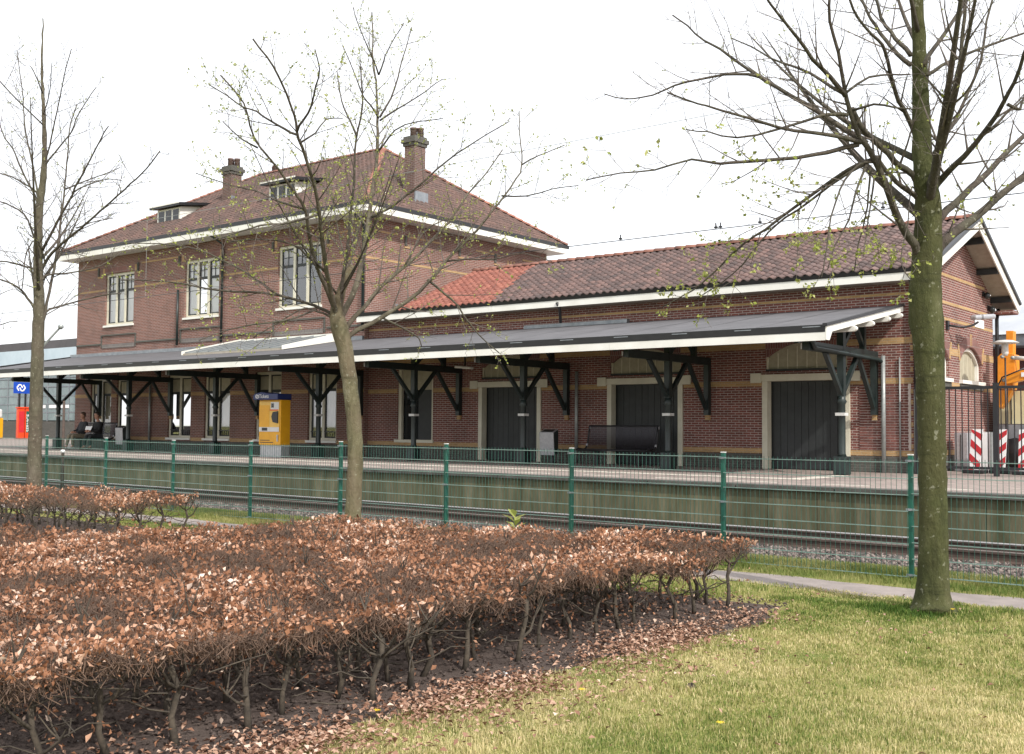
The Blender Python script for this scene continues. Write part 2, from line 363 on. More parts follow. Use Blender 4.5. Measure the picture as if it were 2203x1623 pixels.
# ================================================================== SETTING
ZP = .55; YL = 19.3; YM = 27.0; YS = 27.2
def sheet(name, mat, pts, kind='structure'):
    o = MB().add(pts, [tuple(range(len(pts)))]).build(name, mat); return tag(o, kind=kind)
BED = [(-4.22,9.45),(-9.5,8.75),(-9.65,6.6),(-11.2,5.6),(-15,3.9),(-15,-3),(-4.15,-3),(-4.28,3.6),(-4.38,5.2),(-4.12,6.9),(-4.05,8.5)]
# lawn: gently uneven grid near the camera, one sheet out to the horizon
def lawn_h(x, y): return .018*math.sin(x*1.7+y*.9)*math.sin(y*1.3-.4*x) 
gx = np.concatenate([[-1500,-300,-80,-40], np.arange(-30, 12.1, .6), [40,120,1500]]); gy = np.concatenate([[-1500,-200,-40], np.arange(-6, 12.41, .46), [12.6]])
vs = []; 
for y in gy:
    for x in gx: vs.append((x, y, lawn_h(x,y) if -30 < x < 12 and -6 < y < 10 else 0))
nx = len(gx); fs = [(j*nx+i, j*nx+i+1, (j+1)*nx+i+1, (j+1)*nx+i) for j in range(len(gy)-1) for i in range(nx-1)]
lawn = np_mesh('lawn', np.array(vs), np.array(fs), K['lawn'], smooth=True); tag(lawn, kind='structure')
# path with ragged edges
pv = []; pf = []; xs = np.arange(-60, 20.1, .25)
for i, x in enumerate(xs):
    lo = 10.52 + .05*math.sin(x*1.9)+.05*random.uniform(-1,1) - (.25 if x > -3 else 0)*(min(1,(x+3)/1.0)); hi = 11.28 + .04*math.sin(x*2.3+1)+.04*random.uniform(-1,1)
    pv += [(x, lo, .006), (x, (lo+hi)/2, .016), (x, hi, .006)]
    if i: b = 3*i; pf += [(b-3,b,b+1,b-2),(b-2,b+1,b+2,b-1)]
tag(np_mesh('path', np.array(pv), np.array(pf), K['path'], smooth=True), kind='structure')
# planting bed soil
bedm = MB(); cxy = (-8,4); bp_ = []
for i in range(len(BED)):
    a, b = BED[i], BED[(i+1)%len(BED)]
    for k in range(8):
        s = k/8; bp_.append((a[0]+(b[0]-a[0])*s+random.uniform(-.06,.06), a[1]+(b[1]-a[1])*s+random.uniform(-.06,.06)))
bedm.add([(x,y,.004) for x,y in bp_]+[(x+(cxy[0]-x)*.08,y+(cxy[1]-y)*.08,.034) for x,y in bp_],
   [(i,(i+1)%len(bp_),(i+1)%len(bp_)+len(bp_),i+len(bp_)) for i in range(len(bp_))]+[tuple(range(len(bp_),2*len(bp_)))])
tag(bedm.build('planting_bed', K['soil']), kind='structure')
b2 = MB(); b2.add([(-13.2,9.75,.024),(-30,9.75,.024),(-30,7.5,.024),(-13.2,7.5,.024)], [(0,1,2,3)])
tag(b2.build('planting_bed', K['soil']), kind='structure')
# track bed
prof = [(12.5,-.004),(13.1,-.05),(13.8,-.17),(14.6,-.24),(19.4,-.25)]
tb = MB(); n = len(prof)
tb.add([(-400,y,z) for y,z in prof]+[(200,y,z) for y,z in prof], [(i,i+1,n+i+1,n+i) for i in range(n-1)])
tag(tb.build('track_bed', K['ballast']), kind='structure')
# sleepers and rails
track = thing('railway_track', (-12,16.9,-.25), 'rusty railway track with two shiny rails below the platform wall', 'railway track')
slm = mesh_of(MB().box(-.12,.12,-1.25,1.25,-.1,.06), 'sleeper', K['coping'])
for i in range(70): inst('sleeper', slm, track, (-44+i*.62, 16.9, -.285))
K['rail_dull'] = simple('dull_rail_head', (.20,.165,.15), (.13,.105,.095), .45, 8)
for yy in (16.28, 17.52):
    pr = [(-.065,-.24),(.065,-.24),(.065,-.225),(.012,-.20),(.010,-.125),(.034,-.115),(.034,-.084),(-.034,-.084),(-.034,-.115),(-.010,-.125),(-.012,-.20),(-.065,-.225)]
    r = MB().prism([(yy+a, z) for a, z in pr], 'x', -120, 40).build('rail', K['rail_side'], track)
    MB().box(-120,40,yy-.036,yy+.036,-.090,-.078).build('rail_head', K['rail_top'] if yy>17 else K['rail_dull'], r)

# ---------------------------------------------------------------- platform
plat = bpy.data.objects.new('platform', None); link(plat); plat.location = (-12, YL, ZP); tag(plat, kind='structure')
MB().add([(-400,YL+.3,ZP-.006),(200,YL+.3,ZP-.006),(200,38.9,ZP-.006),(-400,38.9,ZP-.006)], [(0,1,2,3)]).build('paving', K['paving'], plat)
pm = mesh_of(MB().prism([(-.487,0),(.487,0),(.487,.722),(-.487,.722)], 'y', 0, .09), 'wall_panel', K['concrete'])
for i in range(78):
    inst('wall_panel', pm, plat, (-62.85+i*.985, YL+.06+random.uniform(-.006,.006), -.26))
MB().box(-400,200,YL+.152,YL+.25,-.3,ZP-.15).build('wall_backing', K['rail_side'], plat)
cm = mesh_of(MB().box(-.972,.972,0,.42,-.085,.0), 'coping_slab', K['coping'])
for i in range(38): inst('coping_slab', cm, plat, (-62.0+i*1.97, YL-.02+random.uniform(-.008,.008), ZP+.001+random.uniform(-.003,.003)))
K['tile_white'] = simple('white_marking', (.68,.64,.56), (.5,.46,.40), .8, 3)
dm = mesh_of(MB().box(-.45,.45,-.055,.055,0,.006), 'white_dash', K['tile_white'])
for i in range(34): inst('white_dash', dm, plat, (-62+i*1.86, 20.42, ZP-.004))
g = MB(); x = -62.
while x < -10.9:
    g.box(x, x+.22, 21.95, 22.25, ZP-.005, ZP+.004); x += .31
MB().box(-9.75,-9.74,21.95,21.96,ZP,ZP+.001)
tag(g.build('guide_tiles', K['tile_white'], plat), kind='stuff')
g = MB()
for k in range(12): g.box(-10.9+k*.105, -10.82+k*.105, 21.95, 22.25, ZP-.005, ZP+.004)
for k in range(20): g.box(-10.0,-9.64, 22.29+k*.115, 22.38+k*.115, ZP-.005, ZP+.004)
tag(g.build('guide_ribs', K['tile_white'], plat), kind='stuff')
sheet('plaza', K['plaza'], [(-1500,38.9,ZP-.01),(1500,38.9,ZP-.01),(1500,2500,ZP-.01),(-1500,2500,ZP-.01)])
MB().box(-400,200,38.85,38.9,-.3,ZP-.02).build('plaza_edge', K['coping'], plat)

# ================================================================== WALL TOOL
def wall_cells(mb, a0, a1, z0, z1, openings, face, thick, axis='y'):
    """wall in the (a,z) plane at face, going back by thick, with real rectangular openings"""
    A = sorted(set([a0,a1]+[v for o in openings for v in o[:2]])); Zs = sorted(set([z0,z1]+[v for o in openings for v in o[2:4]]))
    A = [a for a in A if a0 <= a <= a1]; Zs = [z for z in Zs if z0 <= z <= z1]
    solid = lambda i,j: 0<=i<len(A)-1 and 0<=j<len(Zs)-1 and not any(o[0]<(A[i]+A[i+1])/2<o[1] and o[2]<(Zs[j]+Zs[j+1])/2<o[3] for o in openings)
    back = face+thick
    P = (lambda a,d,z:(a,d,z)) if axis=='y' else (lambda a,d,z:(d,a,z))
    for i in range(len(A)-1):
        for j in range(len(Zs)-1):
            if not solid(i,j): continue
            x0,x1,y0,y1 = A[i],A[i+1],Zs[j],Zs[j+1]
            mb.add([P(x0,face,y0),P(x1,face,y0),P(x1,face,y1),P(x0,face,y1)],[(0,1,2,3)])
            mb.add([P(x0,back,y0),P(x1,back,y0),P(x1,back,y1),P(x0,back,y1)],[(3,2,1,0)])
            for (di,dj,q) in ((-1,0,(x0,y0,x0,y1)),(1,0,(x1,y0,x1,y1)),(0,-1,(x0,y0,x1,y0)),(0,1,(x0,y1,x1,y1))):
                if not solid(i+di,j+dj):
                    mb.add([P(q[0],face,q[1]),P(q[0],back,q[1]),P(q[2],back,q[3]),P(q[2],face,q[3])],[(0,1,2,3)])
    return mb
def arc(a0,a1,zs,zt,n=12):
    """points of a segmental arch springing at zs, crown zt"""
    w=(a1-a0)/2; h=zt-zs; r=(w*w+h*h)/(2*h); c=((a0+a1)/2, zt-r); t0=math.asin(min(1,w/r))
    return [(c[0]+r*math.sin(-t0+2*t0*k/n), c[1]+r*math.cos(-t0+2*t0*k/n)) for k in range(n+1)]
def window(parent, x0,x1,z0,z1, y, lights=2, transom=None, muntin=False, curtain='curtain', fr='cream', fw=.11, grill=False, upper=None, curt_h=1.0):
    """cream frame (part) with mullions, panes, curtains and sill as sub-parts; y = wall face"""
    f = MB(); ya, yb = y+.08, y+.17
    f.box(x0,x0+fw,ya,yb,z0,z1); f.box(x1-fw,x1,ya,yb,z0,z1); f.box(x0+fw,x1-fw,ya,yb,z1-fw,z1); f.box(x0+fw,x1-fw,ya,yb,z0,z0+fw*.8)
    w = f.build('window', K[fr], parent)
    iw = (x1-x0-2*fw)/lights; zt = transom or z1-fw
    MB().box(x0-.05,x1+.05,y-.07,y+.12,z0-.09,z0-.004).build('sill', K['white'], w)
    for k in range(1,lights): MB().box(x0+fw+iw*k-.06,x0+fw+iw*k+.06,ya-.012,yb,z0+fw*.8,z1-fw).build('mullion', K[fr], w)
    for k in range(lights):
        a, b = x0+fw+iw*k+(.06 if k else 0), x0+fw+iw*(k+1)-(.06 if k<lights-1 else 0)
        s = MB(); d=.045
        for (p0,p1) in ((z0+fw*.8, zt),) + (((zt, z1-fw),) if transom else ()):
            s.box(a,a+d,ya+.03,yb-.02,p0,p1); s.box(b-d,b,ya+.03,yb-.02,p0,p1); s.box(a+d,b-d,ya+.03,yb-.02,p0,p0+d*1.2); s.box(a+d,b-d,ya+.03,yb-.02,p1-d*1.2,p1)
        if muntin:
            s.box((a+b)/2-.014,(a+b)/2+.014,ya+.035,yb-.025,zt,z1-fw); s.box(a+d,b-d,ya+.037,yb-.027,(zt+z1-fw)/2-.014,(zt+z1-fw)/2+.014)
        s.build('sash', K['door_dark'], w)
        MB().add([(a+d,yb-.04,z0+fw),(b-d,yb-.04,z0+fw),(b-d,yb-.04,zt-.02),(a+d,yb-.04,zt-.02)],[(0,1,2,3)]).build('pane', K['glass'], w)
        if transom:
            if upper: MB().box(a+d*.5,b-d*.5,ya+.04,ya+.06,zt+.03,z1-fw).build('upper_panel', K[upper], w)
            else: MB().add([(a+d,yb-.04,zt+.02),(b-d,yb-.04,zt+.02),(b-d,yb-.04,z1-fw-.02),(a+d,yb-.04,z1-fw-.02)],[(0,1,2,3)]).build('pane', K['glass'], w)
        if curtain:
            c = MB(); nn = 14; z2 = z1-fw; z3 = z0+fw+(1-curt_h)*(z1-z0)
            for i in range(nn):
                xa=a+(b-a)*i/nn; xb=a+(b-a)*(i+1)/nn; o1=.007*math.sin(i*1.9+k); o2=.007*math.sin((i+1)*1.9+k)
                c.add([(xa,yb+.02+o1,z3),(xb,yb+.02+o2,z3),(xb,yb+.02+o2,z2),(xa,yb+.02+o1,z2)],[(0,1,2,3)])
            c.build('curtain', K[curtain], w, smooth=True)
        if grill:
            gm = MB(); gm.box(a,b,ya-.02,ya,z0+.30,z0+.33)
            for i in range(5): xx=a+(b-a)*(i+.5)/5; gm.box(xx-.008,xx+.008,ya-.018,ya-.004,z0+.09,z0+.30)
            gm.build('window_guard', K['black'], w)
    MB().box(x0-.02,x1+.02,y+.75,y+.76,z0-.02,z1+.02).build('room_shade', K['interior'], w)
    return w
# ---------------------------------------------------------------- tiles
def pantile(cw, rh, amp=.032, th=.016, seg=7):
    v=[]; f=[]
    for (yy,zz) in ((0,.034),(rh*1.18,0.0)):
        for i in range(seg+1):
            x=cw*1.04*i/seg; v.append((x,yy,zz+amp*math.sin(2*math.pi*(x/cw)-.6)))
    n=seg+1
    for i in range(seg): f.append((i,i+1,n+i+1,n+i))
    b=len(v)
    for i in range(seg+1): v.append((v[i][0],v[i][1],v[i][2]-th-.012))
    for i in range(seg): f.append((b+i,b+i+1,i+1,i))
    return v,f
def tile_slope(parent, O, U, Vd, cols, rows, cw, rh, inside, mat, pick=None, name='roof_tile', matsel=None):
    """lay tiles; pick(i,j) -> True for tiles that become objects of their own"""
    U=Vector(U).normalized(); Vd=Vector(Vd).normalized(); Nn=U.cross(Vd).normalized()
    v,f = pantile(cw,rh); V=np.array(v); F=np.array(f)
    rot=Matrix((U,Vd,Nn)).transposed(); Rm=np.array(rot)
    bulk={}; shared={}
    for j in range(rows):
        for i in range(cols):
            if not inside((i+.5)*cw,(j+.5)*rh): continue
            p=Vector(O)+U*(i*cw+random.uniform(-.004,.004))+Vd*(j*rh+random.uniform(-.006,.006))+Nn*random.uniform(0,.006)
            mk=matsel(i,j) if matsel else mat
            if pick and pick(i,j):
                if mk not in shared:
                    mb=MB(); mb.v=v; mb.f=f; shared[mk]=mesh_of(mb,'roof_tile',K[mk],True)
                inst(name,shared[mk],parent,p,rot)
            else: bulk.setdefault(mk,[]).append(np.array(p))
    for mk,ps in bulk.items():
        ps=np.array(ps); allv=(V@Rm.T)[None]+ps[:,None]; fs=F[None]+(np.arange(len(ps))*len(V))[:,None,None]
        rv=np.repeat(rng.random(len(ps)),len(V))
        o=np_mesh('roof_tiles',allv.reshape(-1,3),fs.reshape(-1,4),K[mk+'_m'],parent,attr=rv,smooth=True); tag(o,kind='stuff')
def tile_attr(name, c_lo, c_mid, c_hi, sc, stain, lo=.45, hi=.7, fac=.75):
    m,t,p=newmat(name); p.inputs['Roughness'].default_value=.85; p.inputs['Specular IOR Level'].default_value=.3
    a=N(t,'ShaderNodeAttribute',attribute_name='rnd'); r=ramp(t,[(0,c_lo),(.5,c_mid),(1,c_hi)]); t.links.new(a.outputs['Fac'],r.inputs[0])
    n=noise(t,sc,6,.65); rr=ramp(t,[(lo,(0,0,0)),(hi,(1,1,1))]); t.links.new(n.outputs[0],rr.inputs[0])
    mu=N(t,'ShaderNodeMath',operation='MULTIPLY'); t.links.new(rr.outputs[0],mu.inputs[0]); mu.inputs[1].default_value=fac
    t.links.new(cmix(t,mu.outputs[0],r.outputs[0],stain),p.inputs['Base Color'])
    nb=noise(t,40,4); bump(t,nb.outputs[0],p,.25,.01); return m
K['tile_m']=tile_attr('clay_tiles_weathered',(.095,.07,.067),(.14,.095,.088),(.195,.125,.112),1.3,(.08,.07,.07))
K['tile_main_m']=tile_attr('clay_tiles_main',(.11,.076,.068),(.14,.092,.08),(.18,.11,.094),.8,(.10,.08,.074))
K['tile_new_m']=tile_attr('clay_tiles_new',(.20,.08,.062),(.26,.10,.076),(.33,.135,.10),2,(.20,.09,.074))
def ridge_line(parent, p, q, r=.12, L=.36, name='ridge_tile'):
    p,q=Vector(p),Vector(q); d=(q-p); n=max(1,int(d.length/L)); d.normalize()
    v=[];f=[]; seg=6
    for (s,rr,dz) in ((0,r*1.08,.01),(L*1.04,r*.94,0)):
        for k in range(seg+1):
            t=math.pi*k/seg; v.append((s,rr*math.cos(t),rr*.8*math.sin(t)+dz))
    for k in range(seg): f.append((k,k+1,seg+1+k+1,seg+1+k))
    f.append(tuple(range(seg,-1,-1)))
    mb=MB(); mb.v=v; mb.f=f; me=mesh_of(mb,'ridge_tile',K['ridge'],True)
    up=Vector((0,0,1)); side=up.cross(d).normalized(); up2=d.cross(side)
    rot=Matrix((d,side,up2)).transposed()
    for i in range(n): inst(name,me,parent,p+d*(i*(q-p).length/n),rot)

# ================================================================== STATION BUILDING (two storeys)
st = thing('station_building', (-37.5,32.3,ZP), 'two-storey red brick station building with hipped tile roof and chimneys', 'building')
X0,X1,YB = -46.95,-28.05,37.7
UP=[(-44.65,-42.42,6.0,8.3),(-38.72,-36.42,6.02,8.38),(-32.8,-30.35,6.04,8.4)]
GF=[(-45.67,-44.0,1.08,3.62),(-43.55,-42.5,1.08,3.62),(-39.73,-38.15,1.08,3.65),(-37.24,-35.58,1.08,3.65),(-34.02,-32.5,1.08,3.65),(-30.99,-29.45,1.08,3.65)]
SIDE=[(31.6,32.5,6.5,7.6),(34.9,35.6,7.35,8.05)]
mb=MB(); wall_cells(mb,X0,X1,ZP-.1,9.15,UP+GF,YM,.35); mb.build('front_wall',K['brick'],st)
mb=MB(); wall_cells(mb,YM+.352,YB,ZP-.1,9.15,[SIDE[1]],X1,-.35,'x'); mb.build('side_wall',K['brick'],st)
MB().box(X0,X0+.35,YM+.352,YB,ZP-.1,9.15).build('side_wall',K['brick'],st)
MB().box(X0+.352,X1-.352,YB-.35,YB,ZP-.1,9.15).build('rear_wall',K['brick'],st)
MB().box(X0+.36,X1-.36,YM+.9,YB-.36,4.6,4.7).build('floor_slab',K['interior'],st)
MB().box(X0-.02,X1+.02,YM-.03,YM-.003,ZP,.95).build('plinth',K['brick_dark'],st)
def fband(a0,a1,z,h,holes,y,parent,d=.012,mat='yellow_brick',name='brick_band'):
    cuts=sorted([o for o in holes if o[2]<z+h and o[3]>z]); a=a0
    for o in cuts+[(a1,a1,0,0)]:
        if o[0]>a+.05: box(name,K[mat],parent,a,min(o[0]-.002,a1),y-d,y-.002,z,z+h)
        a=max(a,o[1]+.002)
for z,h,u in ((7.55,.075,UP),(.96,.13,GF),(2.80,.14,GF)): fband(X0+.003,X1-.003,z,h,u,YM,st)
# short decorative bands near the eaves
for (a,b) in ((-46.3,-45.2),(-41.9,-39.2),(-35.9,-33.4),(-29.8,-28.6)): fband(a,b,8.56,.06,[],YM,st)
for a in (-45.2,-42.1,-39.1,-36.2,-33.1,-30.0):
    box('brick_corbel',K['brick_dark'],st,a-.05,a+.05,YM-.05,YM-.002,8.25,8.62); box('corbel_foot',K['yellow_brick'],st,a-.06,a+.26,YM-.03,YM-.002,8.16,8.22)
# flat arches and panels around the upper windows
for (a,b,c,d) in UP:
    box('window_arch',K['brick_soldier'],st,a-.12,b+.12,YM-.014,YM-.002,d+.002,d+.30)
    for e in (a-.2,b+.06): box('arch_end',K['yellow_brick'],st,e,e+.14,YM-.02,YM-.0155,d-.02,d+.26)
    box('panel_ledge',K['brick_dark'],st,a-.25,b+.25,YM-.05,YM-.002,5.52,5.58)
    box('panel_foot',K['brick_grey'],st,a-.12,b+.12,YM-.03,YM-.002,4.98,5.16)
    for e in (a-.25,b+.17): box('panel_edge',K['brick_dark'],st,e,e+.08,YM-.03,YM-.002,5.0,5.518)
for a,b in ((X0+.02,-44.95),(-42.1,-39.05),(-36.1,-33.1),(-30.0,X1-.02)): box('string_course',K['brick_dark'],st,a,b,YM-.045,YM-.002,5.13,5.20)
for i,(a,b,c,d) in enumerate(UP): window(st,a,b,c,d,YM,3,d-.78,True,'curtain' if i<2 else 'curtain_warm',curt_h=1.0 if i<2 else .25)
for i,(a,b,c,d) in enumerate(GF): window(st,a,b,c,d,YM,2 if i!=1 else 1,2.92,False,'curtain_warm' if i<2 else 'curtain',grill=i>1,upper='cream_board',curt_h=.86)
# side wall bands and small side window
for z,h,sp in ((7.55,.075,[(YM,YB)]),(8.56,.06,[(27.3,28.6),(29.2,31.0),(33,34.5),(36,37.5)])):
    for a,b in sp: box('brick_band',K['yellow_brick'],st,X1+.002,X1+.012,a+.01,b-.003,z,z+h)
for yy in (29.0,32.0,34.2): box('brick_corbel',K['brick_dark'],st,X1+.002,X1+.05,yy-.05,yy+.05,8.25,8.62); box('corbel_foot',K['yellow_brick'],st,X1+.002,X1+.03,yy-.06,yy+.26,8.16,8.22)
w=MB().box(X1-.2,X1-.1,34.9,35.6,7.35,7.45).box(X1-.2,X1-.1,34.9,35.0,7.45,8.05).box(X1-.2,X1-.1,35.5,35.6,7.45,8.05).box(X1-.2,X1-.1,35.0,35.5,7.95,8.05).build('window',K['cream'],st)
MB().box(X1-.17,X1-.165,35.0,35.5,7.45,7.95).build('pane',K['glass_dark'],w)
for k in range(3): box('arch_voussoir',K['yellow_brick'],st,X1+.002,X1+.014,35.0+k*.2,35.07+k*.2,8.18,8.45)
# eaves
E0=.72; EX0,EX1,EY0,EY1=X0-.4,X1+E0,YM-E0,YB+.5; EZ=9.38
mb=MB(); mb.box(EX0,EX1,EY0,EY1,9.06,9.09); mb.build('eaves_soffit',K['white'],st)
MB().box(EX0,EX1,EY0-.035,EY0-.001,9.05,9.27).build('fascia',K['white'],st)
MB().box(EX1+.001,EX1+.03,EY0-.03,EY1,9.05,9.27).build('fascia',K['white'],st)
MB().box(EX0-.03,EX0-.001,EY0,EY1,9.05,9.27).build('fascia',K['white'],st)
MB().box(EX0-.1,EX1+.03,EY0-.045,EY0-.002,9.272,9.42).build('gutter',K['black'],st)
MB().box(EX1+.002,EX1+.045,EY0-.045,EY1+.1,9.272,9.42).build('gutter',K['black'],st)
# hipped roof
AL=Vector((-40.7,32.3,13.2)); AR=Vector((-32.6,32.3,13.2))
c=[Vector((EX0,EY0,EZ)),Vector((EX1,EY0,EZ)),Vector((EX1,EY1,EZ)),Vector((EX0,EY1,EZ))]
dz=Vector((0,0,-.05))
roof=MB().add([x+dz for x in c]+[AL+dz,AR+dz],[(0,1,5,4),(1,2,5),(2,3,4,5),(3,0,4),(3,2,1,0)]).build('roof',K['tile_main'],st)
def slope(O,U,a,b,top0,top1,cw=.245,rh=.27):
    """O eave corner, U along the eave, eave length a, ridge line endpoints -> tiles inside"""
    Uv=Vector(U); v0=(top0-Vector(O)); up=(v0-Uv*v0.dot(Uv)); H=up.length; up.normalize()
    t0=v0.dot(Uv); t1=(top1-Vector(O)).dot(Uv)
    ins=lambda s,t: t<H-.03 and s>t0*t/H-.05 and s<a+(t1-a)*t/H+.05
    tile_slope(roof,Vector(O),U,up,int(a/cw)+1,int(H/rh)+1,cw,rh,ins,'tile_main')
slope(c[0],(1,0,0),EX1-EX0,0,AL,AR); slope(c[1],(0,1,0),EY1-EY0,0,AR,AR)
ridge_line(roof,AL,AR); ridge_line(roof,c[1]+Vector((0,0,.03)),AR); ridge_line(roof,c[0]+Vector((0,0,.03)),AL); ridge_line(roof,c[2]+Vector((0,0,.03)),AR)
# chimneys
K['brick_chim']=brickmat('brick_chimney',(.16,.085,.07),(.11,.065,.056),(.26,.23,.21))
def chimney(x0,x1,y0,y1,z0,z1,pots):
    cmb=MB().box(x0,x1,y0,y1,z0,z1-.42).build('chimney',K['brick_chim'],roof)
    MB().box(x0-.05,x1+.05,y0-.05,y1+.05,z1-.419,z1-.30).box(x0-.1,x1+.1,y0-.1,y1+.1,z1-.299,z1-.15).box(x0-.04,x1+.04,y0-.04,y1+.04,z1-.149,z1-.05).build('chimney_cap',K['brick_dark'],roof)
    for k in range(pots):
        px=x0+(x1-x0)*(k+.5)/pots
        MB().lathe((px,(y0+y1)/2+.1*(-1)**k,z1-.06),[(.13,0),(.12,.3),(.14,.31),(.14,.36)],10).build('chimney_pot',K['brick_chim'],roof,True)
    zf=z0+.55
    MB().box(x0-.12,x1+.12,y0-.14,y0-.002,z0+.25,z0+.5).box(x1+.002,x1+.07,y0,y1+.1,z0+.45,z0+.85).build('flashing',K['zinc'],roof)
chimney(-28.85,-28.33,29.72,30.32,9.6,12.62,3); chimney(-39.55,-38.95,29.4,29.95,10.7,12.95,3); chimney(-42.3,-41.7,34.0,34.5,11.8,13.9,2)
# dormers
def dormer(x0,x1,yf,zb,zt):
    yb_=yf+(zt-zb)/.64+.9
    d=MB().prism([(yf,zb),(yf,zt),(yb_,zt+.32),(yb_,zb+1.1)],'x',x0,x1).build('dormer',K['white'],roof)
    MB().add([(x0-.25,yf-.25,zt+.01),(x1+.25,yf-.25,zt+.01),(x1+.25,yb_+.2,zt+.36),(x0-.25,yb_+.2,zt+.36),(x0-.25,yf-.25,zt+.13),(x1+.25,yf-.25,zt+.13),(x1+.25,yb_+.2,zt+.48),(x0-.25,yb_+.2,zt+.48)],
       [(0,3,2,1),(4,5,6,7),(0,1,5,4),(1,2,6,5),(2,3,7,6),(3,0,4,7)]).build('dormer_roof',K['black'],d)
    MB().box(x0-.27,x1+.27,yf-.275,yf-.252,zt+.09,zt+.15).build('dormer_trim',K['white'],d)
    n=3; wx=(x1-x0-.1)/n
    for k in range(n): MB().box(x0+.05+wx*k+.06,x0+.05+wx*(k+1)-.06,yf-.012,yf-.003,zb+.13,zt-.08).build('dormer_pane',K['glass_dark'],d)
    MB().box(x0-.06,x1+.06,yf-.06,yf-.013,zb+.02,zb+.1).build('dormer_sill',K['white'],d)
dormer(-42.3,-40.6,28.0,10.32,11.05); dormer(-34.9,-33.3,28.2,10.4,11.2)
# downpipes
def pipe(parent,pts,r,mat,name='downpipe'): return MB().tube(pts,r,10).build(name,K[mat],parent,True)
pipe(st,[(X1-.05,EY0+.05,9.1),(X1+.0,YM-.12,8.75),(X1+.0,YM-.12,4.95)],.055,'green_dark')
pipe(st,[(-36.15,EY0+.05,9.1),(-36.1,YM-.1,8.8),(-36.1,YM-.1,4.9)],.05,'green_dark')
pipe(st,[(-39.05,YM-.1,7.2),(-39.05,YM-.1,4.9)],.05,'green_dark')
pipe(st,[(-28.35,YM-.09,3.5),(-28.35,YM-.09,ZP)],.05,'galv'); pipe(st,[(-40.9,YM-.09,3.5),(-40.9,YM-.09,ZP)],.05,'galv')

# ================================================================== GOODS SHED (single storey)
sh = thing('goods_shed', (-18.5,30.6,ZP), 'long low brick goods shed with pantile roof and three dark doors', 'building')
SX0,SX1,SYB=-28.05,-8.98,34.15
DO=[(-22.92,-20.4),(-17.95,-15.42),(-13.0,-10.6)]
OPEN=[(a,b,ZP-.01,3.06) for a,b in DO]+[(a+.08,b-.08,3.14,3.92) for a,b in DO]+[(-26.6,-24.95,1.16,3.62)]
mb=MB(); wall_cells(mb,SX0+.001,SX1,ZP-.1,5.5,OPEN,YS,.35); mb.build('front_wall',K['brick_shed'],sh)
WIN=[(27.95,29.95,2.98,3.92),(30.88,32.95,2.98,3.92)]
mb=MB(); wall_cells(mb,YS+.352,SYB,ZP-.1,5.2,WIN,SX1,-.35,'x'); mb.build('gable_wall',K['brick_shed'],sh)
RY,RZ=30.68,7.27
MB().prism([(YS+.0,5.5),(YS+.352,5.2),(SYB,5.2),(SYB,5.62),(RY,RZ-.12)],'x',SX1-.34,SX1).build('gable_top',K['brick_shed'],sh)
MB().box(SX0,SX1-.352,SYB-.35,SYB,ZP-.1,5.5).build('rear_wall',K['brick_shed'],sh)
fband(SX0+.01,SX1+.02,ZP,.40,[(a-.02,b+.02,ZP-.1,3) for a,b in DO],YS,sh,.03,'brick_dark','plinth')
MB().box(SX1+.003,SX1+.03,YS-.03,SYB,ZP,.95).build('plinth',K['brick_dark'],sh)
for z,h in ((.96,.13),(2.75,.14),(3.74,.16),(4.95,.07)): fband(SX0+.01,SX1+.008,z,h,OPEN,YS,sh)
for z,h in ((5.66,.085),(4.93,.08),(4.50,.08),(3.60,.19),(2.72,.16),(.96,.13)):
    yhi=SYB-.005 if z<5.5 else 33.3
    a=YS+.01
    for o in sorted([o for o in WIN if o[2]<z+h and o[3]>z])+[(yhi,yhi,0,0)]:
        if o[0]>a+.05: box('brick_band',K['yellow_brick'],sh,SX1+.002,SX1+.012,a,o[0]-.002,z,z+h)
        a=o[1]+.002
# corner pilaster strip with light quoins
MB().box(SX1-.02,SX1+.045,YS-.045,YS-.0325,.96,5.3).build('corner_strip',K['brick_shed'],sh)
for k in range(0,30): 
    if k%2==0: box('quoin',K['yellow_brick'],sh,SX1-.08,SX1-.022,YS-.052,YS-.0455,1.15+k*.135,1.26+k*.135)
# single bricks of the sunlit pier next to the corner
bw,bh=.210,.050; bme=mesh_of(MB().box(-bw/2,bw/2,-.012,.004,-bh/2,bh/2),'brick',K['brick_piece']); hme=mesh_of(MB().box(-bw/4+.003,bw/4-.003,-.012,.004,-bh/2,bh/2),'brick',K['brick_piece'])
MB().box(-10.36,SX1-.09,YS-.006,YS-.002,1.10,2.745).build('mortar_bed',K['mortar'],sh)
zz=1.135; row=0
while zz<2.72:
    x=-10.36+(bw/2 if row%2 else 0)
    if row%2: inst('brick',hme,sh,(-10.36+bw/4,YS-.006,zz))
    while x+bw<SX1-.08:
        inst('brick',bme,sh,(x+bw/2+random.uniform(-.002,.002),YS-.006+random.uniform(-.003,.001),zz)); x+=bw+.015
    if x+bw/2<SX1-.09: inst('brick',hme,sh,(x+bw/4,YS-.006,zz))
    zz+=bh+.016; row+=1
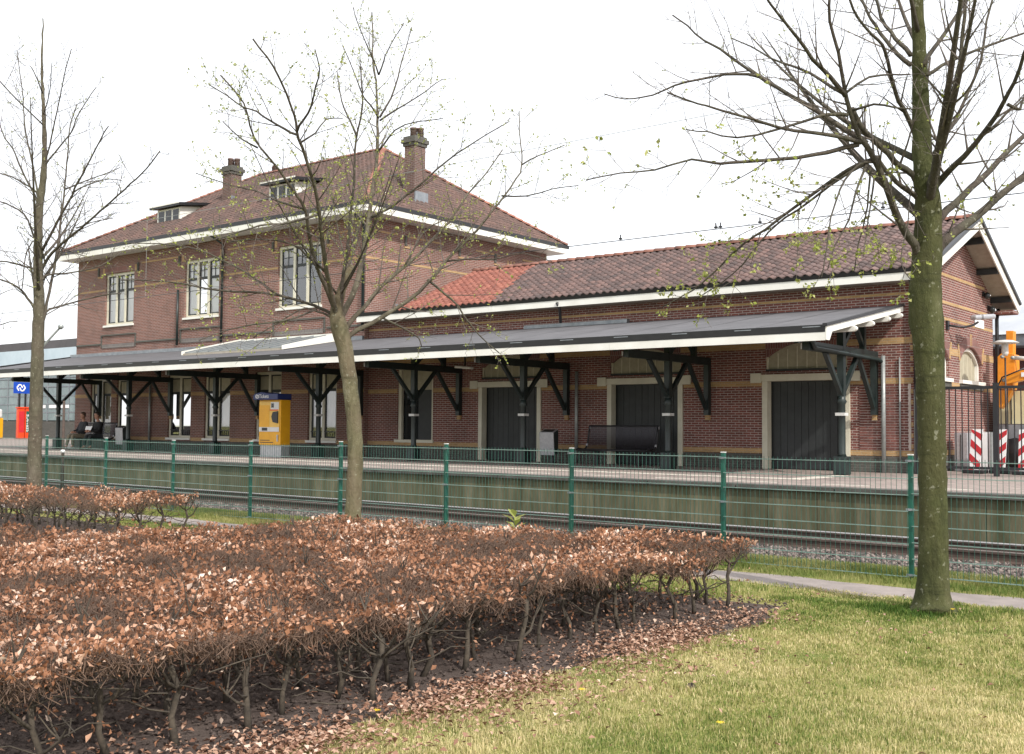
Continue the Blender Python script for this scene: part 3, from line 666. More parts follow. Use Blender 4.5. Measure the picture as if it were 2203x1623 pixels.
# doors with planks, cream jambs and heavy lintel
plk=mesh_of(MB().box(-.112,.112,-.02,.02,0,2.38),'plank',K['door_dark'])
for a,b in DO:
    d=MB().box(a+.02,b-.02,YS+.24,YS+.28,ZP,2.9).build('door',K['door_dark'],sh)
    n=10; w=(b-a-.44)/n
    for k in range(n):
        o=inst('plank',plk,d,(a+.22+w*(k+.5),YS+.215+random.uniform(-.004,.004),ZP+.02)); o.scale=(w/.235,1,.985)
    for s,(e0,e1) in enumerate(((a-.0,a+.15),(b-.15,b+.0))): MB().box(e0,e1,YS-.05,YS+.2,ZP,2.875).build('jamb',K['cream'],d)
    MB().box(a-.22,b+.22,YS-.09,YS+.2,2.88,3.055).build('lintel',K['cream'],d)
    for e in (a-.15,b+.15): MB().box(e-.15,e+.15,YS-.13,YS-.092,2.84,3.09).build('lintel_block',K['cream'],d)
    # boarded fanlight with segmental head
    ar=arc(a+.12,b-.12,3.52,3.90)
    f=MB().prism([(a+.12,3.2)]+ar+[(b-.12,3.2)],'y',YS+.12,YS+.16).build('fanlight',K['cream_board'],sh)
    MB().prism([(a+.08,3.52)]+[(a+.08,3.921)]+[(b-.08,3.921)]+[(b-.08,3.52)]+[(p[0],p[1]) for p in reversed(ar)],'y',YS-.001,YS+.11).build('fanlight_head',K['brick_soldier'],f)
    for k in range(1,8): MB().box(a+.12+(b-a-.24)*k/8-.012,a+.12+(b-a-.24)*k/8+.012,YS+.105,YS+.119,3.2,3.5+.33*math.sin(math.pi*k/8)).build('cover_strip',K['cream'],f)
    MB().box(a+.05,b-.05,YS+.02,YS+.18,3.085,3.2).build('fanlight_rail',K['door_dark'],f)
    MB().box(a+.08,a+.125,YS+.06,YS+.118,3.2,3.6).box(b-.125,b-.08,YS+.06,YS+.118,3.2,3.6).build('fanlight_frame',K['cream'],f)
# dark doorway with pale frame
w=MB().box(-26.6,-26.46,YS+.05,YS+.16,1.16,3.62).box(-25.05,-24.95,YS+.05,YS+.16,1.16,3.62).build('window',K['cream'],sh)
MB().box(-26.7,-24.9,YS-.05,YS+.16,1.06,1.158).build('sill',K['cream'],w)
MB().box(-26.46,-25.05,YS+.12,YS+.14,2.85,3.62).build('upper_panel',K['cream_board'],w)
MB().box(-26.46,-25.72,YS+.2,YS+.205,1.16,2.82).build('pane',K['glass_dark'],w)
MB().box(-25.72,-25.05,YS+.12,YS+.14,1.16,2.85).build('shutter',K['door_dark'],w)
MB().box(-26.6,-24.95,YS+.33,YS+.34,1.16,3.62).build('room_shade',K['interior'],w)
# arched gable windows
for (a,b,c_,d_) in WIN:
    ar=arc(a,b,3.45,3.915)
    MB().prism([(a,3.45),(a,3.921),(b,3.921),(b,3.45)]+list(reversed(ar)),'x',SX1-.34,SX1-.001).build('arch_infill',K['brick_soldier'],sh)
    f=MB().prism([(a+.05,c_)]+arc(a+.05,b-.05,3.42,3.87)+[(b-.05,c_)],'x',SX1-.2,SX1-.16).build('window',K['cream_board'],sh)
    MB().box(SX1-.16,SX1-.08,a+.001,a+.12,c_,3.45).box(SX1-.16,SX1-.08,b-.12,b-.001,c_,3.45).build('window_frame',K['white'],f)
    oa=arc(a+.002,b-.002,3.45,3.91); ia=arc(a+.10,b-.10,3.45,3.82)
    MB().prism(oa+list(reversed(ia)),'x',SX1-.16,SX1-.08).build('arch_frame',K['white'],f)
    for k in range(1,5): MB().box(SX1-.16,SX1-.145,a+.05+(b-a-.1)*k/5-.01,a+.05+(b-a-.1)*k/5+.01,c_,3.7).build('cover_strip',K['cream'],f)
    MB().box(SX1-.1,SX1+.10,a-.06,b+.06,c_-.1,c_-.002).build('sill',K['white'],f)
    MB().box(SX1+.002,SX1+.05,a-.05,b+.05,c_-.24,c_-.102).build('sill_base',K['brick_dark'],f)
    ra=arc(a-.01,b+.01,3.47,3.93,10); rb=arc(a-.16,b+.16,3.72,4.25,10)
    MB().prism(ra+list(reversed(rb)),'x',SX1+.002,SX1+.010).build('brick_arch',K['brick_soldier'],sh)
    for s,yy,z0,z1 in ((-1,a-.02,3.5,3.95),(1,b+.02,3.5,3.95)): MB().beam((SX1+.012,yy,z0),(SX1+.012,yy+s*.14,z1),.014,.11,(0,1,0)).build('arch_voussoir',K['yellow_brick'],sh)
    for s in (-.06,.06): MB().box(SX1+.0102,SX1+.016,(a+b)/2+s-.025,(a+b)/2+s+.025,3.95,4.3).build('arch_voussoir',K['yellow_brick'],sh)
# roof
FE=Vector((0,26.52,5.52)); RE=Vector((0,34.62,5.36)); RX1=-8.38; RG=Vector((0,RY,RZ+.06))
SXR=-26.15
MB().box(SX0+.002,SXR,26.7,RY+1.5,5.38,5.5).build('link_roof',K['zinc'],sh)
MB().box(SXR-.03,SXR-.003,26.62,RY,5.5,5.75).build('link_flashing',K['zinc'],sh)
srf=MB().prism([(26.6,5.44),(RY,RZ-.02),(RY,RZ-.1),(26.6,5.36)],'x',SXR,RX1-.03).prism([(RY,RZ-.02),(34.6,5.30),(34.6,5.22),(RY,RZ-.1)],'x',SXR,RX1-.03).build('roof',K['soffit'],sh)
up=(RG-FE); Hs=up.length; cw,rh=.246,.235; ncol=int((RX1-SXR)/cw); 
tile_slope(srf,Vector((RX1-ncol*cw,FE.y,FE.z)),(1,0,0),up,ncol,int(Hs/rh)+1,cw,rh,lambda s,t:t<Hs-.02,'tile',pick=lambda i,j:i>=ncol-15,matsel=lambda i,j:'tile_new' if i<16.5-j*.3 else 'tile')
up2=(RG-RE)
tile_slope(srf,Vector((RX1,RE.y,RE.z)),(-1,0,0),up2,ncol,int(up2.length/rh)+1,cw,rh,lambda s,t:t<up2.length-.02,'tile')
ridge_line(srf,Vector((SXR,RY,RZ+.06)),Vector((RX1+.02,RY,RZ+.06)),.13,.38)
# fascia, gutters, verge
MB().box(SX0+.01,RX1,26.58,26.61,5.23,5.42).build('fascia',K['white'],sh)
MB().box(SX0+.01,RX1-.02,26.612,YS-.001,5.24,5.262).build('eaves_soffit',K['soffit'],sh)
MB().prism([(26.56,5.425),(26.62,5.425),(26.62,5.50),(26.59,5.53),(26.53,5.54),(26.55,5.46)],'x',SX0+.01,RX1).build('gutter',K['black'],sh)
for s,(e,) in enumerate(((FE,),(RE,))):
    q=Vector((0,RY,RZ+.02)); e2=e+Vector((0,-.08 if s==0 else .1,-.04))
    MB().beam((RX1,e2.y,e2.z-.14),(RX1,q.y,q.z-.16),.035,.24,(0,0,1)).build('bargeboard',K['white'],sh)
    MB().beam((RX1+.03,e2.y,e2.z+.03),(RX1+.03,q.y,q.z+.03),.09,.08,(0,0,1)).build('verge_cap',K['black'],sh)
    MB().beam((SX1+.32,e2.y,e2.z-.12),(SX1+.32,q.y,q.z-.15),.56,.02,(0,0,1)).build('verge_soffit',K['soffit'],sh)
    for k in (.18,.52,.86):
        p=e2+(q-e2)*k; MB().beam((SX1+.002,p.y,p.z-.24),(RX1-.03,p.y,p.z-.24),.14,.16,(0,0,1)).build('purlin_end',K['door_dark'],sh)
MB().box(SX1+.01,RX1,34.0,34.62,5.03,5.12).build('eaves_return',K['brick_shed'],sh)
# downpipes
pipe(sh,[(SX1+.06,26.6,5.4),(SX1+.08,26.9,5.1),(SX1+.07,YS-.1,4.8),(SX1+.07,YS-.1,2.6)],.05,'black')
pipe(sh,[(SX1+.07,YS-.1,2.6),(SX1+.07,YS-.1,ZP)],.06,'galv')
pipe(sh,[(SX1+.1,34.4,5.2),(SX1+.1,34.22,4.9),(SX1+.1,34.22,2.6)],.055,'black')
pipe(sh,[(SX1+.1,34.22,2.6),(SX1+.1,34.22,ZP)],.06,'galv')
pipe(sh,[(-19.36,26.55,5.35),(-19.36,26.7,5.15),(-19.36,26.75,4.75)],.045,'black')
pipe(sh,[(-9.72,YS-.09,3.45),(-9.72,YS-.09,ZP)],.055,'galv'); pipe(sh,[(-19.02,YS-.09,3.3),(-19.02,YS-.09,ZP)],.05,'galv')
pipe(sh,[(-9.33,YS-.04,3.4),(-9.33,YS-.04,ZP)],.02,'galv','conduit')
# ================================================================== PLATFORM CANOPY
cp = thing('platform_canopy', (-28,25,ZP), 'long lean-to platform canopy with dark felt roof and white fascia on posts', 'canopy')
CF,CX0,CX1=22.3,-47.3,-9.2
zr=lambda y: 3.80+(y-CF)*.1833
MB().prism([(CF,zr(CF)),(27.19,zr(27.19)),(27.19,zr(27.19)-.03),(CF,zr(CF)-.03)],'x',-28.04,CX1).build('felt_roof',K['felt'],cp)
MB().prism([(CF,zr(CF)),(26.99,zr(26.99)),(26.99,zr(26.99)-.03),(CF,zr(CF)-.03)],'x',CX0,-28.042).build('felt_roof',K['felt'],cp)
# lap seams of the felt sheets
for k in range(1,21):
    x=CX1-k*1.9; y1=26.9 if x<-28 else 27.1
    MB().add([(x,CF+.02,zr(CF+.02)+.004),(x+.03,CF+.02,zr(CF+.02)+.004),(x+.55,y1,zr(y1)+.004),(x+.52,y1,zr(y1)+.004)],[(0,1,2,3)]).build('felt_seam',K['black'],cp)
MB().box(CX0,-28.07,26.9,26.995,zr(26.9)+.004,zr(27)+.12).build('wall_flashing',K['zinc'],cp)
MB().box(-21,-17.2,27.05,27.195,zr(27.05)+.004,zr(27.1)+.10).build('wall_flashing',K['zinc'],cp)
bx=CX0
while bx<CX1-.1:
    w_=3.15; e=min(bx+w_,CX1)
    yb=27.0-.03 if bx<-28 else 27.17
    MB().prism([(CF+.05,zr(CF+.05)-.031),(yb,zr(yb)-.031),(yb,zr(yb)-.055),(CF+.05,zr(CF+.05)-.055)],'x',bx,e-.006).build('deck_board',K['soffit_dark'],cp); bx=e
for i in range(7):
    a=CX0+(CX1-CX0)*i/7; b=CX0+(CX1-CX0)*(i+1)/7
    MB().box(a+.003,b-.003,CF-.06,CF-.03,3.49,3.665).build('fascia_board',K['white'],cp)
MB().prism([(CF-.068,3.67),(CF+.0,3.67),(CF+.0,3.835),(CF-.03,3.835),(CF-.075,3.825)],'x',CX0,CX1).build('gutter',K['black'],cp)
for i in range(24): MB().box(CX0+.8+i*1.6,CX0+1.2+i*1.6,CF-.082,CF-.0765,3.775,3.795).build('gutter_strap',K['zinc'],cp)
PY=[22.75,23.75,24.8,25.85,26.7]
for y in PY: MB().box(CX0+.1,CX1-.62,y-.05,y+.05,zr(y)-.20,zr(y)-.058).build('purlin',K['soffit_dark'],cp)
for y in PY[1:]:
    zc=zr(y)-.14; pts=[(CX1-.615,zc),(CX1-.615,zc-.14),(CX1+.02,zc-.14)]+[(CX1+.02+.09*math.sin(t),zc-.075-.065*math.cos(t)) for t in [i*math.pi/8 for i in range(1,8)]]+[(CX1+.02,zc)]
    MB().prism(pts,'y',y-.06,y+.06).build('purlin_end',K['white'],cp)
for xx,nm in ((CX1+.015,'rake_board'),(CX0-.015,'rake_board')):
    MB().prism([(CF-.06,3.50),(CF-.06,zr(CF)-.015),(27.0,zr(27.0)-.02),(27.0,zr(27.0)-.15),(CF+.25,zr(CF+.25)-.15),(CF+.1,3.50)],'x',xx-.014,xx+.014).build(nm,K['white'],cp)
    MB().prism([(CF-.12,zr(CF)-.012),(CF-.12,zr(CF)+.05),(27.0,zr(27)+.05),(27.0,zr(27)-.015)],'x',xx-.05,xx+.05).build('rake_capping',K['black'],cp)
PXS=[-44.8,-39.45,-33.8,-28.15,-23.73,-19.4,-14.62,-9.95]
for i,x in enumerate(PXS):
    Yw=YM if x<-28.05 else YS
    MB().box(x-.16,x+.16,24.84,25.16,ZP,.98).build('post_base',K['green_dark'],cp,bevel=.02)
    p=MB().lathe((x,25,0),[(.11,.98),(.085,1.05),(.085,2.2),(.12,2.26),(.09,2.32),(.09,2.4)],12).build('post',K['green_dark'],cp,True)
    MB().box(x-.115,x+.115,24.885,25.115,1.93,2.0).build('number_plate',K['offwhite'],p)
    MB().box(x-.08,x+.08,24.92,25.08,2.401,zr(25)-.24).build('upper_post',K['green_dark'],cp)
    MB().box(x-.075,x+.075,22.95,Yw-.005,3.36,3.56).build('tie_beam',K['green_dark'],cp)
    MB().box(x-.09,x-.082,22.9,22.95,3.38,3.5).build('beam_tip',K['offwhite'],cp)
    for (ya,za,yb,zb) in ((24.95,2.45,24.02,3.38),(25.05,2.45,25.98,3.38),(Yw-.14,2.15,26.05,3.37),(23.2,3.55,23.9,zr(23.9)-.26),(25.1,3.6,25.75,zr(25.75)-.26),(26.4,3.6,25.8,zr(25.8)-.26)):
        MB().beam((x,ya,za),(x,yb,zb),.10,.10,(1,0,0)).build('brace',K['green_dark'],cp)
    MB().box(x-.075,x+.075,Yw-.16,Yw-.004,1.98,3.358).build('wall_post',K['green_dark'],cp)
    MB().box(x-.06,x+.06,Yw-.10,Yw-.004,1.84,1.978).build('corbel_stone',K['yellow_brick'],cp)
    MB().prism([(22.45,zr(22.45)-.36),(Yw-.01,zr(Yw)-.36),(Yw-.01,zr(Yw)-.205),(22.45,zr(22.45)-.205)],'x',x-.05,x+.05).build('rafter',K['green_dark'],cp)
    MB().box(x-.07,x+.07,26.3,26.42,3.562,zr(26.3)-.37).build('king_post',K['green_dark'],cp)
MB().tube([(-9.82,22.95,3.6),(-9.82,23.15,3.42),(-9.82,27.0,3.36),(-9.74,27.1,3.3)],.055,10).build('drain_pipe',K['green_dark'],cp,True)
# raised glazed rooflight over the entrance
RL0,RL1,RYa,RYb=-34.85,-29.25,24.35,26.93
zl=lambda y: zr(y)+.10+(y-RYa)*.05
MB().prism([(RYa,zl(RYa)),(RYb,zl(RYb)),(RYb,zl(RYb)-.02),(RYa,zl(RYa)-.02)],'x',RL0,RL1).build('rooflight_sheet',simple('rooflight_glass',(.27,.29,.29),(.19,.215,.21),.35,1.5),cp)
for k in range(9):
    x=RL0+.05+(RL1-RL0-.1)*k/8; MB().beam((x,RYa,zl(RYa)+.017),(x,RYb,zl(RYb)+.017),.05,.03).build('glazing_bar',K['zinc'],cp)
MB().box(RL0-.03,RL1+.03,RYb,RYb+.055,zl(RYb)-.05,zl(RYb)+.06).build('rooflight_head',K['white'],cp)
MB().box(RL0-.03,RL1+.03,RYa-.05,RYa-.003,zr(RYa)-.005,zl(RYa)-.03).build('rooflight_sill',K['soffit'],cp)
MB().prism([(RYa-.1,zr(RYa)+.01),(RYa-.1,zl(RYa)+.05),(RYb,zl(RYb)+.08),(RYb,zr(RYb)+.01)],'x',RL1+.035,RL1+.065).build('rooflight_cheek',K['white'],cp)
MB().prism([(RYa-.1,zr(RYa)+.01),(RYa-.1,zl(RYa)+.05),(RYb,zl(RYb)+.08),(RYb,zr(RYb)+.01)],'x',RL0-.065,RL0-.035).build('rooflight_cheek',K['white'],cp)

# lamps under the canopy
def strip_lamp(x,y,z,lab):
    l=thing('strip_lamp',(x,y,z),lab,'lamp','strip lamps under the canopy')
    MB().beam((x-.35,y,z),(x+.35,y-.1,z-.06),.16,.07).build('lamp_body',K['offwhite'],l,bevel=.01); MB().box(x-.02,x+.02,y-.02,y+.02,z+.03,zr(y)-.21).build('hanger',K['black'],l)
strip_lamp(-21.9,25.3,3.44,'small white strip lamp hung above the first dark door'); strip_lamp(-40.6,25.2,3.5,'small white strip lamp hung near the seated men')

# ================================================================== GREEN MESH FENCE
fc = thing('mesh_fence', (-12,11.87,0), 'low green double-wire mesh fence along the track', 'fence')
PS=2.222; FX=[-3.98+PS*k for k in range(-12,3)]
pst=mesh_of(MB().box(-.024,.024,-.02,.02,-.02,1.335),'fence_post',K['green_paint']); cap=mesh_of(MB().box(-.027,.027,-.023,.023,1.335,1.348),'post_cap',K['offwhite'])
mp_=MB(); ml_=MB()
for k in range(39):
    x=-PS/2+PS*(k+.5)/39; mp_.box(x-.0020,x+.0020,-.0020,.0020,.05,1.305)
for k in range(8):
    z=.06+k*.1735
    for s in (-.0065,.0065): ml_.box(-PS/2+.02,PS/2-.02,s-.0042,s+.0042,z-.0042,z+.0042)
pan=mesh_of(mp_,'mesh_panel',K['green_wire']); lin=mesh_of(ml_,'line_wires',K['line_wire'])
clp=mesh_of(MB().box(-.045,.045,-.034,-.021,-.012,.012),'clip',K['zinc'])
for k,x in enumerate(FX):
    dz=-.02*math.sin(k*1.3)
    p=inst('fence_post',pst,fc,(x,11.905,dz)); inst('post_cap',cap,p,(x,11.905,dz))
    for z in (.06,.755,1.275): inst('clip',clp,p,(x,11.905,z+dz))
    if k<len(FX)-1:
        w_=inst('mesh_panel',pan,fc,(x+PS/2,11.87,dz)); inst('line_wires',lin,w_,(x+PS/2,11.87,dz))

# ================================================================== BLACK BAR FENCE beside the shed
bf = thing('bar_fence', (-6,27,ZP), 'black steel bar fence with gate closing the yard beside the shed', 'fence')
MB().box(-8.86,5,26.97,27.03,2.58,2.65).build('rail',K['black'],bf); MB().box(-8.86,5,26.97,27.03,.70,.76).build('rail',K['black'],bf)
for x in (-8.84,-7.05,-4.8,-2.5,0): MB().box(x-.055,x+.055,26.94,27.06,ZP,2.72).build('post',K['black'],bf)
barm=mesh_of(MB().box(-.011,.011,-.011,.011,.76,2.58),'bar',K['black'])
for k in range(70):
    x=-8.68+k*.145
    if x<1: inst('bar',barm,bf,(x,27.0,0))

# ================================================================== TICKET MACHINE
def onY(px,py,Y):
    v=_d+_r*((px-1101.5)/FPX)-_u*((py-811.5)/FPX); return EYE+v*(Y/v.y)
tm = thing('ticket_machine', (-29.1,24.1,ZP), 'yellow ticket machine with navy blue hood on the platform', 'ticket machine')
tx0,tx1,ty0,ty1=-29.68,-28.54,23.7,24.12
MB().box(tx0+.05,tx1-.03,ty0+.06,ty1,ZP,.95).build('plinth',K['steel'],tm)
tb_=MB().box(tx0+.03,tx1,ty0,ty1,.951,2.46).build('body',K['yellow'],tm,bevel=.02)
MB().prism([(tx0-.10,2.462),(tx1+.02,2.462),(tx1+.02,2.66),(tx0+.7,2.67),(tx0+.3,2.72),(tx0-.04,2.66),(tx0-.10,2.6)],'y',ty0-.16,ty1+.02).build('hood',K['navy'],tm,bevel=.015)
MB().box(tx0+.06,tx1-.05,ty0-.016,ty0-.002,1.40,2.40).build('front_panel',simple('panel_cream_yellow',(.72,.45,.10),(.66,.40,.06),.4,3),tb_)
MB().box(tx0+.06,tx0+.58,ty0-.022,ty0-.017,1.56,2.28).build('front_print',K['yellow'],tb_)
MB().box(tx0+.06,tx1-.05,ty0-.026,ty0-.0225,1.40,1.55).build('coin_tray',K['offwhite'],tb_)
MB().box(tx0+.22,tx0+.5,ty0-.032,ty0-.027,1.43,1.53).build('slot',K['black'],tb_)
MB().box(tx0+.66,tx1-.07,ty0-.028,ty0-.017,2.14,2.38).build('display_plate',K['offwhite'],tb_); MB().box(tx0+.69,tx0+.82,ty0-.034,ty0-.029,2.2,2.34).build('display',K['glass_dark'],tb_)
MB().prism([(tx1-.1,1.68),(tx1-.35,1.72),(tx1-.42,1.9),(tx1-.35,2.05),(tx1-.1,2.08)],'y',ty0-.05,ty0-.017).build('keypad',K['black'],tb_)
MB().box(tx0+.60,tx1-.12,ty0-.022,ty0-.0175,2.10,2.135).build('price_strip',K['orange_red'],tb_)
MB().box(tx1-.16,tx1-.1,ty0-.03,ty0-.002,1.08,1.30).build('handle',K['steel'],tb_)
def text(name,s,parent,loc,size,mat,rot=(math.pi/2,0,0),align='LEFT'):
    cu=bpy.data.curves.new(name,'FONT'); cu.body=s; cu.size=size; cu.extrude=.002; cu.align_x=align; cu.materials.append(K[mat])
    o=bpy.data.objects.new(name+'_src',cu); link(o); bpy.context.view_layer.update()
    me=bpy.data.meshes.new_from_object(o.evaluated_get(bpy.context.evaluated_depsgraph_get())); bpy.data.objects.remove(o)
    o=bpy.data.objects.new(name,me); link(o); o.parent=parent; o.location=Vector(loc)-worigin(parent); o.rotation_euler=rot; return o
def ns_logo(parent,c,s,mat,d=.01,along='x'):
    """two interlocking arrows of the railway emblem, facing the track"""
    up=[(-.28,-.36),(-.52,0),(-.28,.36),(-.02,.36),(.17,.0)]
    mb=MB()
    for sg in (1,-1):
        pts=[(sg*a,sg*b) for a,b in up]
        for (a,b),(e,f) in zip(pts[:-1],pts[1:]):
            if along=='x': mb.beam((c[0]+a*s,c[1],c[2]+b*s),(c[0]+e*s,c[1],c[2]+f*s),.15*s,d,(0,1,0))
            else: mb.beam((c[0],c[1]+a*s,c[2]+b*s),(c[0],c[1]+e*s,c[2]+f*s),.15*s,d,(1,0,0))
    return mb.build('emblem',K[mat],parent)
ns_logo(tb_,(tx0+.12,ty0-.165,2.57),.16,'pure_white')
text('lettering','Tickets',tb_,(tx0+.22,ty0-.168,2.52),.17,'pure_white')
for k,(w_,z) in enumerate(((.5,1.10),(.68,1.03))): MB().box(tx0+.1,tx0+.1+w_,ty0-.004,ty0-.001,z,z+.025).build('notice_line',K['door_dark'],tb_)

# ================================================================== BENCHES, BINS
pm_,t,p=newmat('perforated_steel'); p.inputs['Base Color'].default_value=(.028,.024,.03,1); p.inputs['Roughness'].default_value=.35; p.inputs['Metallic'].default_value=.3
tr=N(t,'ShaderNodeBsdfTransparent'); mx=N(t,'ShaderNodeMixShader'); mx.inputs[0].default_value=.30
t.links.new(p.outputs[0],mx.inputs[1]); t.links.new(tr.outputs[0],mx.inputs[2]); t.links.new(mx.outputs[0],t.nodes['Material Output'].inputs[0])
def bench(x0,x1,y,lab):
    b=thing('bench',((x0+x1)/2,y,ZP),lab,'bench','perforated metal benches on the platform')
    pr=[(y+.30,1.66),(y+.27,1.45),(y+.20,1.15),(y+.12,1.03),(y,.98),(y-.25,1.01),(y-.36,.98)]
    v=[(x,py,pz) for x in (x0+.04,x1-.04) for py,pz in pr]; n=len(pr)
    s=MB().add(v,[(i,i+1,n+i+1,n+i) for i in range(n-1)]).build('seat_shell',pm_,b,True)
    for k,x in enumerate((x0,x1)):
        MB().tube([(x,a,z) for a,z in pr],.028,8).build('end_frame',K['black'],b,True)
        for a,z in ((y+.295,1.6),(y+.16,1.1)): MB().tube([(x,a,z-.04),(x,a+.01,z+.05)],.032,8).build('end_cap',K['steel'],b,True)
    MB().tube([(x0,y+.30,1.66),(x1,y+.30,1.66)],.025,8).build('top_rail',K['black'],b,True)
    MB().tube([(x0,y-.36,.98),(x1,y-.36,.98)],.025,8).build('front_rail',K['black'],b,True)
    for x in (x0+.45,x1-.45):
        MB().box(x-.04,x+.04,y-.04,y+.04,ZP,.97).box(x-.05,x+.05,y-.3,y+.25,.93,.968).build('leg',K['black'],b)
bench(-18.05,-15.75,26.1,'empty perforated dark metal bench beside the waste bin and doors')
bench(-44.35,-41.65,25.55,'dark metal bench that the two men sit on')
def bin_(x,y,lab):
    b=thing('waste_bin',(x,y,ZP),lab,'waste bin','grey waste bins on the platform')
    MB().prism([(y-.0,.78),(y-.04,1.46),(y+.2,1.56),(y+.2,.80)],'x',x-.28,x+.24).build('body',K['steel'],b,bevel=.012)
    MB().add([(x-.22,y-.01,1.477),(x+.18,y-.01,1.477),(x+.18,y+.16,1.549),(x-.22,y+.16,1.549)],[(0,1,2,3)]).build('opening',K['black'],b)
    MB().prism([(y+.01,.80),(y-.03,1.45),(y+.19,1.54),(y+.19,.82)],'x',x+.2425,x+.255).build('side_panel',K['green_dark'],b)
    MB().box(x-.07,x+.07,y+.202,y+.28,ZP,1.2).build('stand',K['black'],b)
bin_(-19.42,26.2,'grey steel waste bin between the first and second dark doors'); bin_(-40.7,25.4,'grey steel waste bin standing behind the seated men')

# ================================================================== TWO SEATED MEN
def skinmesh(name,pts,edges,radii,mat,parent,root=0,sub=2):
    me=bpy.data.meshes.new(name); off=worigin(parent); me.from_pydata([tuple(Vector(p)-off) for p in pts],edges,[]); me.materials.append(K[mat])
    o=bpy.data.objects.new(name,me); link(o); o.parent=parent
    sk=o.modifiers.new('skin','SKIN'); sk.use_smooth_shade=True
    for i,r in enumerate(radii):
        rr=r if isinstance(r,tuple) else (r,r)
        me.skin_vertices[0].data[i].radius=rr; me.skin_vertices[0].data[i].use_root=(i==root)
    ss=o.modifiers.new('sub','SUBSURF'); ss.levels=sub; ss.render_levels=sub
    return o
def person(x,y,lab,jk,tr,hr,shoe,lean,headturn,hands):
    """seated figure facing the track (-y); x,y = hip centre; sizes in metres, seat at .98"""
    p=thing('person',(x,y,ZP),lab,'person'); S=1.10
    hip=Vector((x,y,1.10)); P=lambda a,b,c: hip+Vector((a,b,c))*S
    chest=P(0,lean,.42); neck=P(0,lean*1.15-.02,.60); head=P(headturn*.03,lean*1.2-.06,.76)
    sh=[P(s*.19,lean*1.0,.50) for s in (-1,1)]; el=[P(s*.25,lean-.12,.22) for s in (-1,1)]; wr=[P(s*.10,lean-.40,.17+hands) for s in (-1,1)]
    hp=[P(s*.10,0,-.01) for s in (-1,1)]; kn=[P(s*.12,-.44,.02) for s in (-1,1)]; an=[Vector((x+s*.11,y-.46-(.14 if s<0 else -.02),ZP+.09)) for s in (-1,1)]; toe=[a+Vector((0,-.2,-.045)) for a in an]
    # body: one continuous figure
    pts=[hip,chest,neck,head]+[v for i in (0,1) for v in (sh[i],el[i],wr[i],wr[i]+Vector((-.03*(1 if i==0 else -1),-.09,-.02)))]+[v for i in (0,1) for v in (hp[i],kn[i],an[i],toe[i])]
    ed=[(0,1),(1,2),(2,3),(1,4),(4,5),(5,6),(6,7),(1,8),(8,9),(9,10),(10,11),(0,12),(12,13),(13,14),(14,15),(0,16),(16,17),(17,18),(18,19)]
    rd=[.13,.13,.055,.095]+[.06,.045,.035,.03]*2+[.085,.062,.04,.035]*2
    body=skinmesh('body',pts,ed,rd,'skin',p)
    # head shape, hair, face
    hc=head+Vector((0,-.01,.03)); hb=MB(); prof=[(.03,-.155),(.075,-.12),(.092,-.05),(.102,.02),(.10,.08),(.07,.125),(.02,.142)]
    hb.lathe(hc,prof,14); v=[]
    for q in hb.v:
        d=Vector(q)-hc; v.append(tuple(hc+Vector((d.x*.86,d.y*1.08-(.012 if d.z<-.05 and d.y<0 else 0),d.z))))
    hb.v=v; hb.build('head',K['skin'],p,True)
    MB().add([hc+Vector((-.014,-.098,.015)),hc+Vector((.014,-.098,.015)),hc+Vector((.02,-.098,-.04)),hc+Vector((-.02,-.098,-.04)),hc+Vector((0,-.135,-.035))],[(0,1,4),(1,2,4),(2,3,4),(3,0,4)]).build('nose',K['skin'],p)
    for s in (-1,1):
        MB().lathe(hc+Vector((s*.034,-.098,.018)),[(.004,-.006),(.012,0),(.004,.006)],8).build('eye',K['hair'],p); MB().lathe(hc+Vector((s*.088,.0,-.01)),[(.008,-.03),(.02,0),(.012,.03)],8).build('ear',K['skin'],p,True)
    MB().box(hc.x-.028,hc.x+.028,hc.y-.104,hc.y-.095,hc.z-.075,hc.z-.066).build('mouth',K['hair_grey'],p)
    hv=MB(); hv.lathe(hc+Vector((0,.012,.012)),[(.105,-.055),(.112,.03),(.108,.09),(.075,.135),(.02,.155)],14); v=[]
    for q in hv.v:
        d=Vector(q)-hc; v.append(tuple(hc+Vector((d.x*.88,d.y*1.08+(.07*max(0,.06-d.z)/.1 if d.y<0 else 0),d.z+(.02 if d.y<-.05 and d.z<.05 else 0)))))
    hv.v=v; hv.build('hair',K[hr],p,True)
    # clothing
    skinmesh('jacket',[hip+Vector((0,-.01,.0)),chest,neck+Vector((0,0,-.05))]+[v for i in (0,1) for v in (sh[i],el[i],wr[i])],[(0,1),(1,2),(1,3),(3,4),(4,5),(1,6),(6,7),(7,8)],[(.20,.16),(.20,.155),.075,.085,.068,.052,.085,.068,.052],jk,p)
    skinmesh('trousers',[hip+Vector((0,0,-.03))]+[v for i in (0,1) for v in (hp[i],kn[i],an[i]+Vector((0,0,.05)))],[(0,1),(1,2),(2,3),(0,4),(4,5),(5,6)],[.13,.11,.085,.065,.11,.085,.065],tr,p)
    for i in (0,1): skinmesh('shoe',[an[i]+Vector((0,.05,-.03)),an[i]+Vector((0,-.08,-.04)),toe[i]+Vector((0,-.02,0))],[(0,1),(1,2)],[.05,.052,.042],shoe,p,sub=1)
